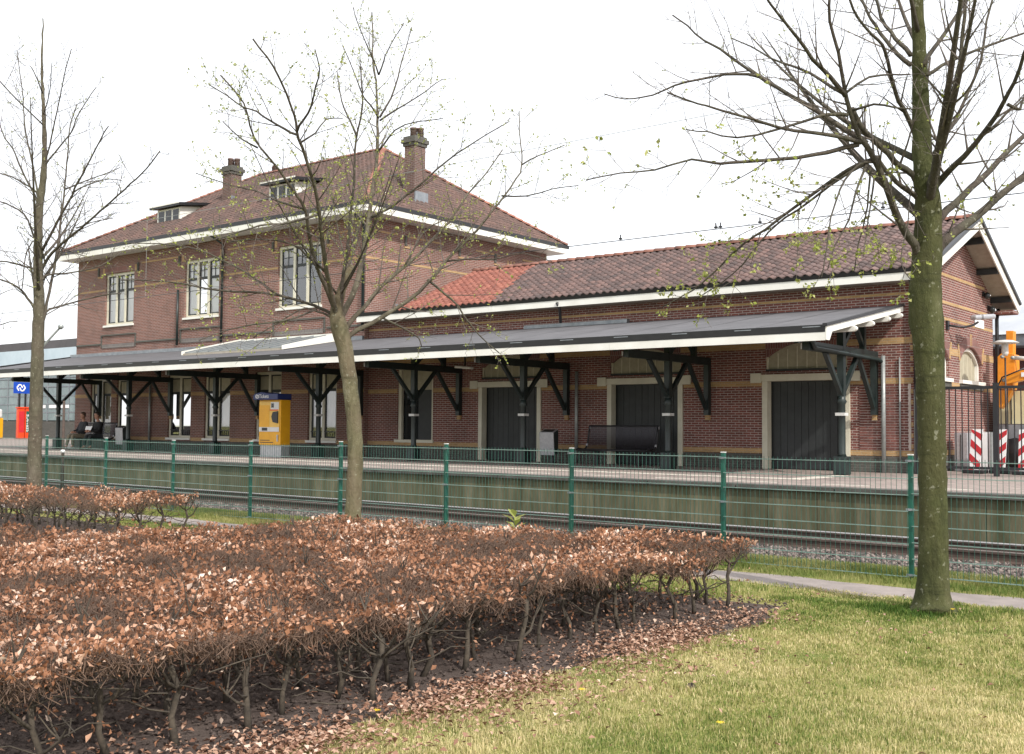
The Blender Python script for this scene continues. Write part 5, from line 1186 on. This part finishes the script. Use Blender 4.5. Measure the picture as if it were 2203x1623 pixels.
mt=[(Zm(p),a,b) for p,a,b in [
 ([(705,1490),(730,1420),(765,1360),(790,1280),(810,1200),(835,1090),(850,1000),(868,880),(880,780),(890,560),(890,450),(885,350),(875,250),(870,150),(865,30)],13,2),
 ([(695,1460),(665,1350),(640,1250),(622,1130),(615,1050),(608,980),(585,850),(550,740),(520,650),(505,580),(490,520),(430,380),(370,280),(310,200)],10,2),
 ([(685,1440),(640,1340),(605,1270),(570,1150),(550,1040),(535,960),(490,880),(440,810),(390,750),(330,680),(280,580),(255,480),(150,350)],9,1.8),
 ([(710,1440),(720,1350),(730,1250),(750,1120),(770,1000),(782,850),(790,700),(800,600),(820,480),(820,310)],8,1.8),
 ([(730,1520),(780,1450),(830,1400),(900,1310),(1000,1230),(1100,1130),(1200,1020),(1290,890),(1370,800),(1450,690)],10,1.8),
 ([(745,1545),(820,1500),(900,1460),(1030,1380),(1130,1290),(1200,1200),(1330,1080),(1400,990),(1460,910),(1510,830),(1540,750),(1530,520)],10,1.5),
 ([(680,1450),(620,1420),(560,1400),(430,1360),(300,1345),(160,1340),(0,1310),(-130,1295),(-280,1290)],7,1.6),
 ([(655,1450),(600,1425),(540,1410),(480,1440),(380,1500),(300,1560)],5,1.4),
 ([(608,985),(500,1010),(420,1030),(330,1040),(180,1080),(60,1110)],5,1.4),
 ([(1110,1285),(1180,1340),(1250,1400),(1300,1470),(1350,1530),(1440,1610)],5,1.5),
 ([(850,1000),(900,970),(960,940),(1100,830),(1200,740),(1330,650),(1480,560)],6,1.4),
 ([(890,540),(940,450),(970,350),(990,270),(1040,120)],4.5,1.3),([(885,545),(850,490),(820,460),(770,340),(720,230)],4,1.3),([(886,345),(905,280),(920,240),(960,170),(1000,110)],3.5,1.2),([(885,345),(860,270),(820,180),(770,30)],3.5,1.2),
 ([(510,605),(545,540),(580,480),(605,390),(620,310),(600,210)],4.5,1.3),([(785,625),(750,560),(720,500),(700,420),(690,330)],4,1.3),([(510,620),(450,590),(390,560),(320,520),(260,500),(180,450),(100,400)],4.5,1.3),
 ([(890,555),(960,510),(1060,450),(1180,370)],4,1.2),([(880,700),(960,600),(1060,560),(1180,540)],4,1.2),
 ([(520,660),(590,620),(640,560),(715,560)],3.5,1.2),([(420,1355),(300,1270),(170,1200),(60,1150),(-80,1130),(-300,1130)],4.5,1.2),
 ([(1200,1200),(1290,1190),(1400,1190),(1550,1160),(1680,1200)],4,1.2),([(1000,1230),(1080,1080),(1180,1010),(1330,1000)],4,1.2),([(1450,900),(1560,900),(1680,870),(1800,850)],3.5,1.2),([(1540,760),(1620,720),(1740,670)],3.5,1.2),
 ([(900,1460),(1010,1520),(1060,1560),(1080,1600)],4,1.3),([(540,960),(440,930),(330,880),(180,840),(40,790)],4,1.2),([(330,680),(250,640),(170,560)],3.5,1.2),
 ([(640,1250),(560,1180),(480,1120),(330,1100),(200,1110)],4.5,1.3),([(600,1420),(480,1470),(360,1480),(200,1510),(60,1560)],4,1.2)]]
mtrunk=[(756,1195,26),(757,1170,21),(760,1100,17.5),(764,1000,16.5),(763,930,16),(759,880,16),(752,820,16.5),(745,770,17),(736,725,18),(728,695,18),(724,668,14),(730,640,11),(742,605,9),(757,570,7)]
make_tree('slim linden tree with spreading bare crown before the two-storey building',14.29,mtrunk,mt,(-10.58,9.95),1.15,1.35,.62,.030,.0028,False,5,5,.60,'bark_pale',(.86,.98),.22,.75)
Zl=lambda L: [(.46826*x,.46826*y) for x,y in L]
lt=[(Zl(p),a,b) for p,a,b in [
 ([(205,1440),(225,1340),(245,1240),(262,1150),(278,1040),(290,950),(305,850),(318,720),(325,600),(360,480)],7,1.6),
 ([(200,1215),(230,1165),(262,1128),(350,1050),(470,960),(530,905),(590,850),(660,780),(720,700)],7,1.5),
 ([(195,1150),(240,1060),(285,975),(330,890),(400,770),(440,690),(480,610),(500,580)],6,1.5),
 ([(205,1440),(260,1415),(370,1385),(470,1360),(560,1350)],5.5,1.6),
 ([(165,1420),(130,1370),(100,1340),(50,1310),(0,1290),(-90,1250)],6.5,2),
 ([(170,1240),(120,1225),(60,1205),(0,1195),(-110,1180)],5.5,1.6),([(168,1150),(140,1060),(105,985),(50,950),(0,930),(-80,900)],5,1.5),
 ([(172,930),(130,840),(90,760),(55,690),(20,640),(0,590),(-40,500)],5,1.4),([(175,870),(150,740),(130,620),(115,480),(100,350),(85,230)],4.5,1.2),
 ([(203,760),(250,700),(300,640),(330,590),(350,540),(400,460),(440,400)],4.5,1.2),([(203,760),(225,670),(240,590),(265,480),(280,400),(300,310),(320,230)],4,1.2),
 ([(168,890),(110,850),(60,820),(0,800),(-80,770)],4.5,1.4),([(205,1275),(290,1262),(370,1245),(460,1220),(560,1160)],5,1.4),([(200,540),(225,440),(238,280)],3,1),([(195,430),(150,330),(130,300)],2.8,1),
 ([(300,870),(370,840),(450,810),(550,770)],3.5,1.1),([(330,890),(400,850),(500,820),(560,830)],3.5,1.1),([(350,1050),(420,1020),(520,1000)],3,1.1),([(205,1200),(170,1100),(120,1160),(100,1330)],4,1.3)]]
ltrunk=[(70,1118,20),(72,1095,17),(74,1000,14.5),(78,850,13.5),(82,720,12.5),(84,650,11.5),(82,580,10),(82,520,9),(85,445,8),(92,395,7),(96,330,5.5),(94,240,4),(90,140,2.5),(93,40,1.2)]
make_tree('straight bare linden tree standing by the blue station sign',19.3,ltrunk,lt,(-18.62,9.95),1.0,1.4,.10,.03,.0036,False,5,9,.52,'bark_grey')
# a fourth tree of the row, whose twigs reach into the frame
make_tree('bare twiggy tree whose branch tips enter at the left picture edge',24.2,[(-330,1070,14),(-325,900,11),(-320,700,9),(-318,500,6),(-316,300,2)],
  [([(-322,720),(-230,690),(-120,660),(-30,640),(25,620)],5,1),([(-322,760),(-220,760),(-100,740),(0,700),(40,690)],5,1),([(-320,640),(-200,600),(-80,580),(10,570)],5,1),([(-320,600),(-420,520),(-500,420)],5,1),([(-320,680),(-430,640),(-520,600)],5,1),([(-318,560),(-240,460),(-150,380),(-60,330)],4,1)],(-26.4,9.95),.7,1.4,.1,.03,.005,False,4,12)
rng=np.random.default_rng(21); random.seed(21)

# ================================================================== HEDGES
def inpoly(x,y,poly):
    x=np.asarray(x); y=np.asarray(y); c=np.zeros(x.shape,bool); n=len(poly); j=n-1
    for i in range(n):
        xi,yi=poly[i]; xj,yj=poly[j]; hit=((yi>y)!=(yj>y))&(x<(xj-xi)*(y-yi)/(yj-yi+1e-12)+xi); c^=hit; j=i
    return c
def project(P):
    P=np.asarray(P)-np.array(EYE); w=P@np.array(_d); return 1101.5+FPX*(P@np.array(_r))/w, 811.5-FPX*(P@np.array(_u))/w, w
HA=[(-4.62,9.12),(-9.2,8.35),(-9.35,6.5),(-11.0,5.5),(-14,4.2),(-9,.9),(-4.62,.9)]
HB=[(-13.35,9.5),(-13.35,8.05),(-22,8.05),(-22,9.5)]
stems=[]
for v in range(7):
    rs=random.Random(v); mb=MB(); lean=(rs.uniform(-.07,.07),rs.uniform(-.07,.07)); H=rs.uniform(.30,.41)
    p=[(0,0,-.03),(lean[0]*.4+rs.uniform(-.03,.03),lean[1]*.4+rs.uniform(-.03,.03),H*.35),(lean[0]*.8+rs.uniform(-.035,.035),lean[1]*.8+rs.uniform(-.03,.03),H*.7),(lean[0],lean[1],H)]
    mb.tube(p,[.021,.015,.014,.015],7)
    for k in range(rs.randint(3,5)):
        a=6.28*k/5+rs.uniform(-.4,.4); L=rs.uniform(.10,.19); b=Vector(p[rs.choice([1,2,2,3,3])]); d=Vector((math.cos(a),math.sin(a),rs.uniform(.35,.9)))
        q=[b,b+d*L*.4+Vector((rs.uniform(-.02,.02),rs.uniform(-.02,.02),0)),b+d*L*.75+Vector((0,0,.03)),b+d*L+Vector((0,0,.07))]
        mb.tube(q,[.010,.008,.006,.004],5,False)
        for j in range(2):
            c=q[2]; d2=Vector((rs.uniform(-1,1),rs.uniform(-1,1),rs.uniform(.2,1))).normalized(); mb.tube([c,c+d2*.06,c+d2*.14+Vector((0,0,.02))],[.006,.005,.003],4,False)
    for k in range(rs.randint(0,2)):   # low side shoots
        a=rs.uniform(0,6.28); b=Vector(p[1])+Vector((0,0,rs.uniform(-.03,.08))); d=Vector((math.cos(a),math.sin(a),rs.uniform(-.1,.5))); mb.tube([b,b+d*.1,b+d*.2+Vector((0,0,.03)),b+d*.3],[.006,.005,.004,.002],4,False)
    stems.append(mesh_of(mb,'stem',K['hstem'],True))
def hedge(name,label,poly,h0,edge_row,dens,tw_dens,seed,sp=.40):
    r=random.Random(seed); cx=sum(p[0] for p in poly)/len(poly); cy=sum(p[1] for p in poly)/len(poly)
    hd=thing(name,(poly[0][0],poly[0][1],0),label,'hedge')
    xs=[p[0] for p in poly]; ys=[p[1] for p in poly]; pts=[]
    y=min(ys)
    while y<max(ys):
        x=min(xs)
        while x<max(xs):
            px_,py_=x+r.uniform(-.09,.09),y+r.uniform(-.09,.09)
            if inpoly(np.array([px_]),np.array([py_]),poly)[0]: pts.append((px_,py_))
            x+=sp
        y+=sp
    pts=[p for p in pts if not any(abs(p[0]-e[0])<.18 and abs(p[1]-e[1])<.18 for e in edge_row)]+edge_row
    n=0
    for (x,y) in pts:
        u,v,w=project([x,y,.25])
        if -250<u<2350 and v<1900 and w>1.2:
            o=inst('stem',stems[r.randrange(7)],hd,(x,y,.03),Matrix.Rotation(r.uniform(0,6.28),3,'Z')); s=r.uniform(.85,1.2); o.scale=(s,s,r.uniform(.9,1.12)*h0/.55); n+=1
    # twigs and leaves
    A=(max(xs)-min(xs))*(max(ys)-min(ys))
    def scatter(d,grow=.1):
        m=int(A*d); x=rng.uniform(min(xs)-grow,max(xs)+grow,m); y=rng.uniform(min(ys)-grow,max(ys)+grow,m)
        gp=[(cx+(px-cx)*(1+grow/3),cy+(py-cy)*(1+grow/3)) for px,py in poly]
        u,v,w=project(np.stack([x,y,np.full(m,.5)],1)); ok=inpoly(x,y,gp)&(u>-120)&(u<2320)&(v<1800)&(w>1.2); return x[ok],y[ok],w[ok]
    top=lambda x,y: h0+.09*(vnoise(x,y,1.1,seed)-.5)+.10*(vnoise(x,y,4.0,seed+1)-.5)
    x,y,w=scatter(tw_dens); t=top(x,y); k=len(x); z=t-.02-np.abs(rng.normal(0,.04,k)); z=np.clip(z,.37,None)
    d=unit(rng.normal(size=(k,3))*np.array([1,1,.55])*.75+np.array([0,0,.9])); L=np.clip(rng.lognormal(-2.25,.35,k),.05,.22)[:,None]; p=np.stack([x,y,z],1)-d*L*.6
    P=np.stack([p,p+d*L*.5+rng.normal(size=(k,3))*.012,p+d*L+rng.normal(size=(k,3))*.02],1); V,F=tubes_np(P,np.tile(np.array([.0026,.0021,.0012]),(k,1)),3); tag(np_mesh('twigs',V,F,K['htwig'],hd),kind='stuff')
    # longer level branches low in the hedge
    x,y,w=scatter(30); k=len(x); z=rng.uniform(.10,.40,k); a=rng.uniform(0,6.28,k); d=np.stack([np.cos(a),np.sin(a),rng.uniform(-.1,.45,k)],1); L=rng.uniform(.15,.4,k)[:,None]; p=np.stack([x,y,z],1)
    P=np.stack([p,p+d*L*.35+rng.normal(size=(k,3))*.02,p+d*L*.7+rng.normal(size=(k,3))*.03,p+d*L],1); V,F=tubes_np(P,np.tile(np.array([.0045,.004,.003,.0015]),(k,1)),4); tag(np_mesh('branches',V,F,K['hstem'],hd),kind='stuff')
    x,y,w=scatter(dens,.14); t=top(x,y); k=len(x)
    patch=vnoise(x,y,1.6,seed+3)*.6+vnoise(x,y,5,seed+4)*.4
    keep=rng.random(k)<np.clip(.08+3.2*np.clip(patch-.36,0,1),.08,1); x,y,t,patch,w=x[keep],y[keep],t[keep],patch[keep],w[keep]; k=len(x)
    z=t+.03-np.abs(rng.normal(0,.048,k)); low=rng.random(k)<.05; z[low]=rng.uniform(.08,.35,low.sum()); z=np.clip(z,.06,None)
    L=np.clip(rng.lognormal(-3.45,.34,k),.012,.062)*np.clip(.8+w*.02,.9,1.2); dirs=unit(rng.normal(size=(k,3))+np.array([0,0,-.1])); V,F=leaf_mesh(np.stack([x,y,z],1),dirs,unit(rng.normal(size=(k,3))+np.array([.0,0,.5])),L,L*rng.uniform(.45,.75,k),.25)
    tone=np.clip(rng.beta(1.3,1.9,k)*.95+(patch-.52)*1.0,0,1)
    tag(np_mesh('dry_leaves',V,F,K['dead'],hd,attr=np.repeat(tone,5)),kind='stuff')
    return hd
edge=[(-4.66+random.uniform(-.12,.09),1.2+.36*i+random.uniform(-.12,.12)) for i in range(22)]+[(-4.62-.37*i,9.1-.06*i+random.uniform(-.05,.05)) for i in range(1,12)]
hedge('beech_hedge','broad clipped beech hedge of brown leaves filling the near bed',HA,.55,edge,2600,2700,31,.44)
edge2=[(-13.4+random.uniform(-.04,.04),9.4-.37*i) for i in range(4)]+[(-13.4-.42*i,8.1+random.uniform(-.05,.05)) for i in range(1,14)]
hedge('beech_hedge','smaller far beech hedge in front of the leftmost trunk',HB,.56,edge2,1500,1200,41,.5)
# small bright leafy shoot behind the near hedge
sp_=thing('leafy_shoot',(-7.35,9.35,0),'bright green leafy shoot rising behind the near hedge','plant')
MB().tube([(-7.35,9.35,0),(-7.36,9.33,.3),(-7.34,9.34,.6)],[.008,.007,.004],6).build('stalk',K['hstem'],sp_,True)
for k in range(11):
    a=k*2.4; b=np.array([[-7.35,9.34,.44+.02*k]]); d=np.array([[math.cos(a),math.sin(a),.75]]); V,F=leaf_mesh(b,d,np.array([[0,0,1.]]),np.array([random.uniform(.13,.19)]),np.array([.075])); np_mesh('leaf',V,F,K['bud'],sp_,attr=np.full(5,random.random()))

# ================================================================== GROUND LITTER AND GRASS
def in_view(x,y,z=0,m=60):
    u,v,w=project(np.stack([x,y,np.full(len(x),z)],1)); return (u>-m)&(u<2203+m)&(v<1623+m)&(w>1),w
x=np.concatenate([rng.uniform(-12,-4.25,17000),rng.normal(-4.22,.15,7000)]); y=np.concatenate([rng.uniform(1.5,9.6,17000),rng.uniform(2.2,9.0,7000)])
x2=rng.uniform(-4.3,1.5,5200); y2=rng.uniform(2.6,10.4,5200); x2[3600:]=rng.normal(-3.95,.30,1600); y2[3600:]=rng.uniform(2.6,7.5,1600); kk=(np.arange(5200)>=3600)|(rng.random(5200)<np.exp(-np.clip(x2+4.1,0,9)*2.6)*.8+.075); x=np.r_[x,x2[kk]]; y=np.r_[y,y2[kk]]
ok,w=in_view(x,y); x,y=x[ok],y[ok]; 
ok=rng.random(len(x))<np.clip(-.1+1.5*vnoise(x,y,1.9,77),0.05,1); x,y=x[ok],y[ok]; k=len(x)
inbed=inpoly(x,y,BED); z=np.where(inbed,.042,.038)+rng.uniform(0,.024,k); L=rng.uniform(.024,.050,k); d=unit(np.stack([rng.normal(size=k),rng.normal(size=k),rng.normal(size=k)*.28],1)); V,F=leaf_mesh(np.stack([x,y,z],1),d,unit(rng.normal(size=(k,3))*.35+np.array([0,0,1])),L,L*rng.uniform(.4,.7,k),.3)
tag(np_mesh('fallen_leaves',V,F,K['dead_pale'],attr=np.repeat(np.clip(rng.beta(2,2,k),0,1),5)),'dry fallen beech leaves littering the bed and lawn edge','fallen leaves',kind='stuff')
def blades(name,label,mat,x,y,z,h,wd,tone,lean=.45):
    k=len(x); a=rng.uniform(0,6.28,k); l=rng.normal(0,lean,k)*h; b=a+rng.uniform(-1,1,k)
    dx,dy=np.cos(a)*wd,np.sin(a)*wd; tx,ty=-np.sin(b)*l,np.cos(b)*l
    v=np.stack([np.stack([x-dx,y-dy,z],1),np.stack([x+dx,y+dy,z],1),np.stack([x+dx*.7+tx*.35,y+dy*.7+ty*.35,z+h*.6],1),np.stack([x-dx*.7+tx*.35,y-dy*.7+ty*.35,z+h*.6],1),np.stack([x+tx,y+ty,z+h*np.clip(1-np.abs(l/h)*.4,.4,1)],1)],1)
    b_=(np.arange(k)*5)[:,None]; F=np.concatenate([b_+np.array([[0,1,2]]),b_+np.array([[0,2,3]]),b_+np.array([[3,2,4]])])
    o=np_mesh(name,v.reshape(-1,3),F,K[mat],attr=np.repeat(np.clip(tone,0,1),5)); return tag(o,label,'grass',kind='stuff')
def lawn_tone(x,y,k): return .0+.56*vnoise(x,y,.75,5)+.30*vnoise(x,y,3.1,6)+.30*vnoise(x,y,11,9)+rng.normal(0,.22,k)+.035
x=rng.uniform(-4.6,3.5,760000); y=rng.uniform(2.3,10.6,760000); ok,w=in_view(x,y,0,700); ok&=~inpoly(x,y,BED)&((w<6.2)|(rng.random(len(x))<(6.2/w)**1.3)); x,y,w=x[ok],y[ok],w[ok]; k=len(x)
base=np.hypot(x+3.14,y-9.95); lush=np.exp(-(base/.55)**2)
tone=lawn_tone(x,y,k)-.6*np.exp(-((y-9.75)/.2)**2-np.clip(-(x+3.14),0,9)*.8)*(x<-3)-.5*lush  # trunk's cast shadow put into the blade tone as a dark strip beside its foot
h=rng.uniform(.010,.040,k)*(1+.9*lush)*(.45+1.1*vnoise(x,y,6,8))
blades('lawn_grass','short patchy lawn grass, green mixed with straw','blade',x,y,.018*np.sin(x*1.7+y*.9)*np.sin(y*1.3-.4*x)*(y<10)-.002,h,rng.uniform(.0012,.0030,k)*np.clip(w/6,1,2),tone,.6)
# grass around the far hedge and both verges of the path
x=rng.uniform(-19,-3,150000); y=rng.uniform(6.5,10.62,150000); ok,w=in_view(x,y); ok&=~inpoly(x,y,BED)&~inpoly(x,y,[(-13.2,9.75),(-30,9.75),(-30,7.5),(-13.2,7.5)])&(x<-4.4); x,y,w=x[ok],y[ok],w[ok]; k=len(x)
blades('rough_grass','green grass strip behind the hedges beside the path','blade',x,y,np.zeros(k)-.004,rng.uniform(.025,.06,k),rng.uniform(.002,.004,k),lawn_tone(x,y,k)-.18)
x=rng.uniform(-24,0,170000); y=np.where(rng.random(170000)<.7,rng.normal(12.15,.38,170000),rng.uniform(11.2,13.6,170000)); ok,w=in_view(x,y); ok&=(y>11.22)&(y<13.7)&(rng.random(len(x))<.35+.9*vnoise(x,y,.9,15)); x,y,w=x[ok],y[ok],w[ok]; k=len(x)
tuft=vnoise(x,y,1.3,16)
blades('verge_grass','lush green verge grass under the mesh fence','blade_lush',x,y,np.interp(y,[12.5,13.1,13.8],[0,-.05,-.16]),rng.uniform(.03,.08,k)+.14*np.clip(tuft-.45,0,1)*np.exp(-((y-12.2)/.5)**2),rng.uniform(.002,.0045,k),.15+.7*vnoise(x,y,2,17)+rng.normal(0,.15,k))
# ballast stones
x=np.r_[rng.uniform(-40,-1,15000),rng.uniform(-16,-1,9000)]; y=np.r_[rng.uniform(12.75,17.4,15000),rng.uniform(12.7,16.2,9000)]; ok,w=in_view(x,y); x,y,w=x[ok],y[ok],w[ok]; k=len(x); z=np.interp(y,[12.5,13.1,13.8,14.6,19],[0,-.05,-.17,-.24,-.25])+.008
s=rng.uniform(.016,.042,k); O=np.array([[1,0,0],[-1,0,0],[0,1,0],[0,-1,0],[0,0,.8],[0,0,-.8]],float); Q=O[None]*rng.uniform(.6,1.25,(k,6,1))*s[:,None,None]+rng.normal(size=(k,6,3))*s[:,None,None]*.18
an=rng.uniform(0,6.28,k); c_,s_=np.cos(an),np.sin(an); Q=np.stack([Q[...,0]*c_[:,None]-Q[...,1]*s_[:,None],Q[...,0]*s_[:,None]+Q[...,1]*c_[:,None],Q[...,2]],-1); V=Q+np.stack([x,y,z],1)[:,None]
Fo=np.array([[0,2,4],[2,1,4],[1,3,4],[3,0,4],[2,0,5],[1,2,5],[3,1,5],[0,3,5]]); F=(Fo[None]+(np.arange(k)*6)[:,None,None]).reshape(-1,3)
tag(np_mesh('ballast_stones',V.reshape(-1,3),F,K['stone'],attr=np.repeat(rng.random(k),6)),'loose brown and grey ballast stones beside the rails','ballast',kind='stuff')
# soil crumbs in the bed
x=rng.uniform(-12,-3.9,16000); y=rng.uniform(1.5,9.5,16000); ok,w=in_view(x,y); ok&=inpoly(x,y,BED); x,y=x[ok],y[ok]; k=len(x); s=rng.uniform(.005,.02,k); Q=O[None]*rng.uniform(.6,1.25,(k,6,1))*s[:,None,None]; V=Q+np.stack([x,y,np.full(k,.045)],1)[:,None]; F=(Fo[None]+(np.arange(k)*6)[:,None,None]).reshape(-1,3)
tag(np_mesh('soil_crumbs',V.reshape(-1,3),F,K['soil']),'dark crumbly soil under the beech hedge','soil',kind='stuff')
# dandelions and a few odd things on the lawn
K['petal']=simple('dandelion_yellow',(.80,.58,.02),(.72,.48,.01),.6,30)
def ground(px,py):
    v=_d+_r*((px-1101.5)/FPX)-_u*((py-811.5)/FPX); return EYE+v*(-1.6/v.z)
fl=MB()
for k in range(26):
    a=6.283*k/26; r1=.022 if k%2 else .015; z=.002*(k%3)
    fl.add([(0,0,.002),(r1*math.cos(a-.1),r1*math.sin(a-.1),.006+z),(r1*1.1*math.cos(a),r1*1.1*math.sin(a),.007+z),(r1*math.cos(a+.1),r1*math.sin(a+.1),.006+z)],[(0,1,2,3)])
flm=mesh_of(fl,'flower_head',K['petal']); stm=mesh_of(MB().tube([(0,0,0),(.004,0,.03),(0,.002,.05)],.002,5),'flower_stalk',K['bud'])
for (px,py,lab) in ((810,1551,'yellow dandelion at the front edge of the leaf litter'),(1252,1504,'yellow dandelion on the lawn near the dark soil clod'),(1550,1578,'yellow dandelion nearest the bottom edge of the lawn'),(1592,1322,'yellow dandelion beside the right end of the near hedge'),(2050,1325,'yellow dandelion at the foot of the thick mossy trunk')):
    q=ground(px,py); d=thing('dandelion',(q.x,q.y,0),lab,'flower','dandelions in the lawn'); inst('flower_stalk',stm,d,(q.x,q.y,0)); inst('flower_head',flm,d,(q.x,q.y,.05))
def lump(name,px,py,r,mat,lab,cat):
    q=ground(px,py); mb=MB(); mb.lathe((q.x,q.y,.0),[(r*.6,0),(r,.3*r),(r*.85,.8*r),(r*.3,1.1*r)],9); mb.v=[(a+random.uniform(-.2,.2)*r,b+random.uniform(-.2,.2)*r,max(.0,c+random.uniform(-.12,.12)*r)) for a,b,c in mb.v]
    o=mb.build(name,K[mat],None,True); return tag(o,lab,cat)
lump('soil_clod',1487,1482,.032,'soil','dark clod of soil lying alone on the lawn','clod'); lump('pale_stone',165,1609,.03,'offwhite','round pale stone on the soil under the near hedge','stone'); lump('pale_stone',1082,1457,.03,'pure_white','white lump of litter beside the bed edge leaves','litter')
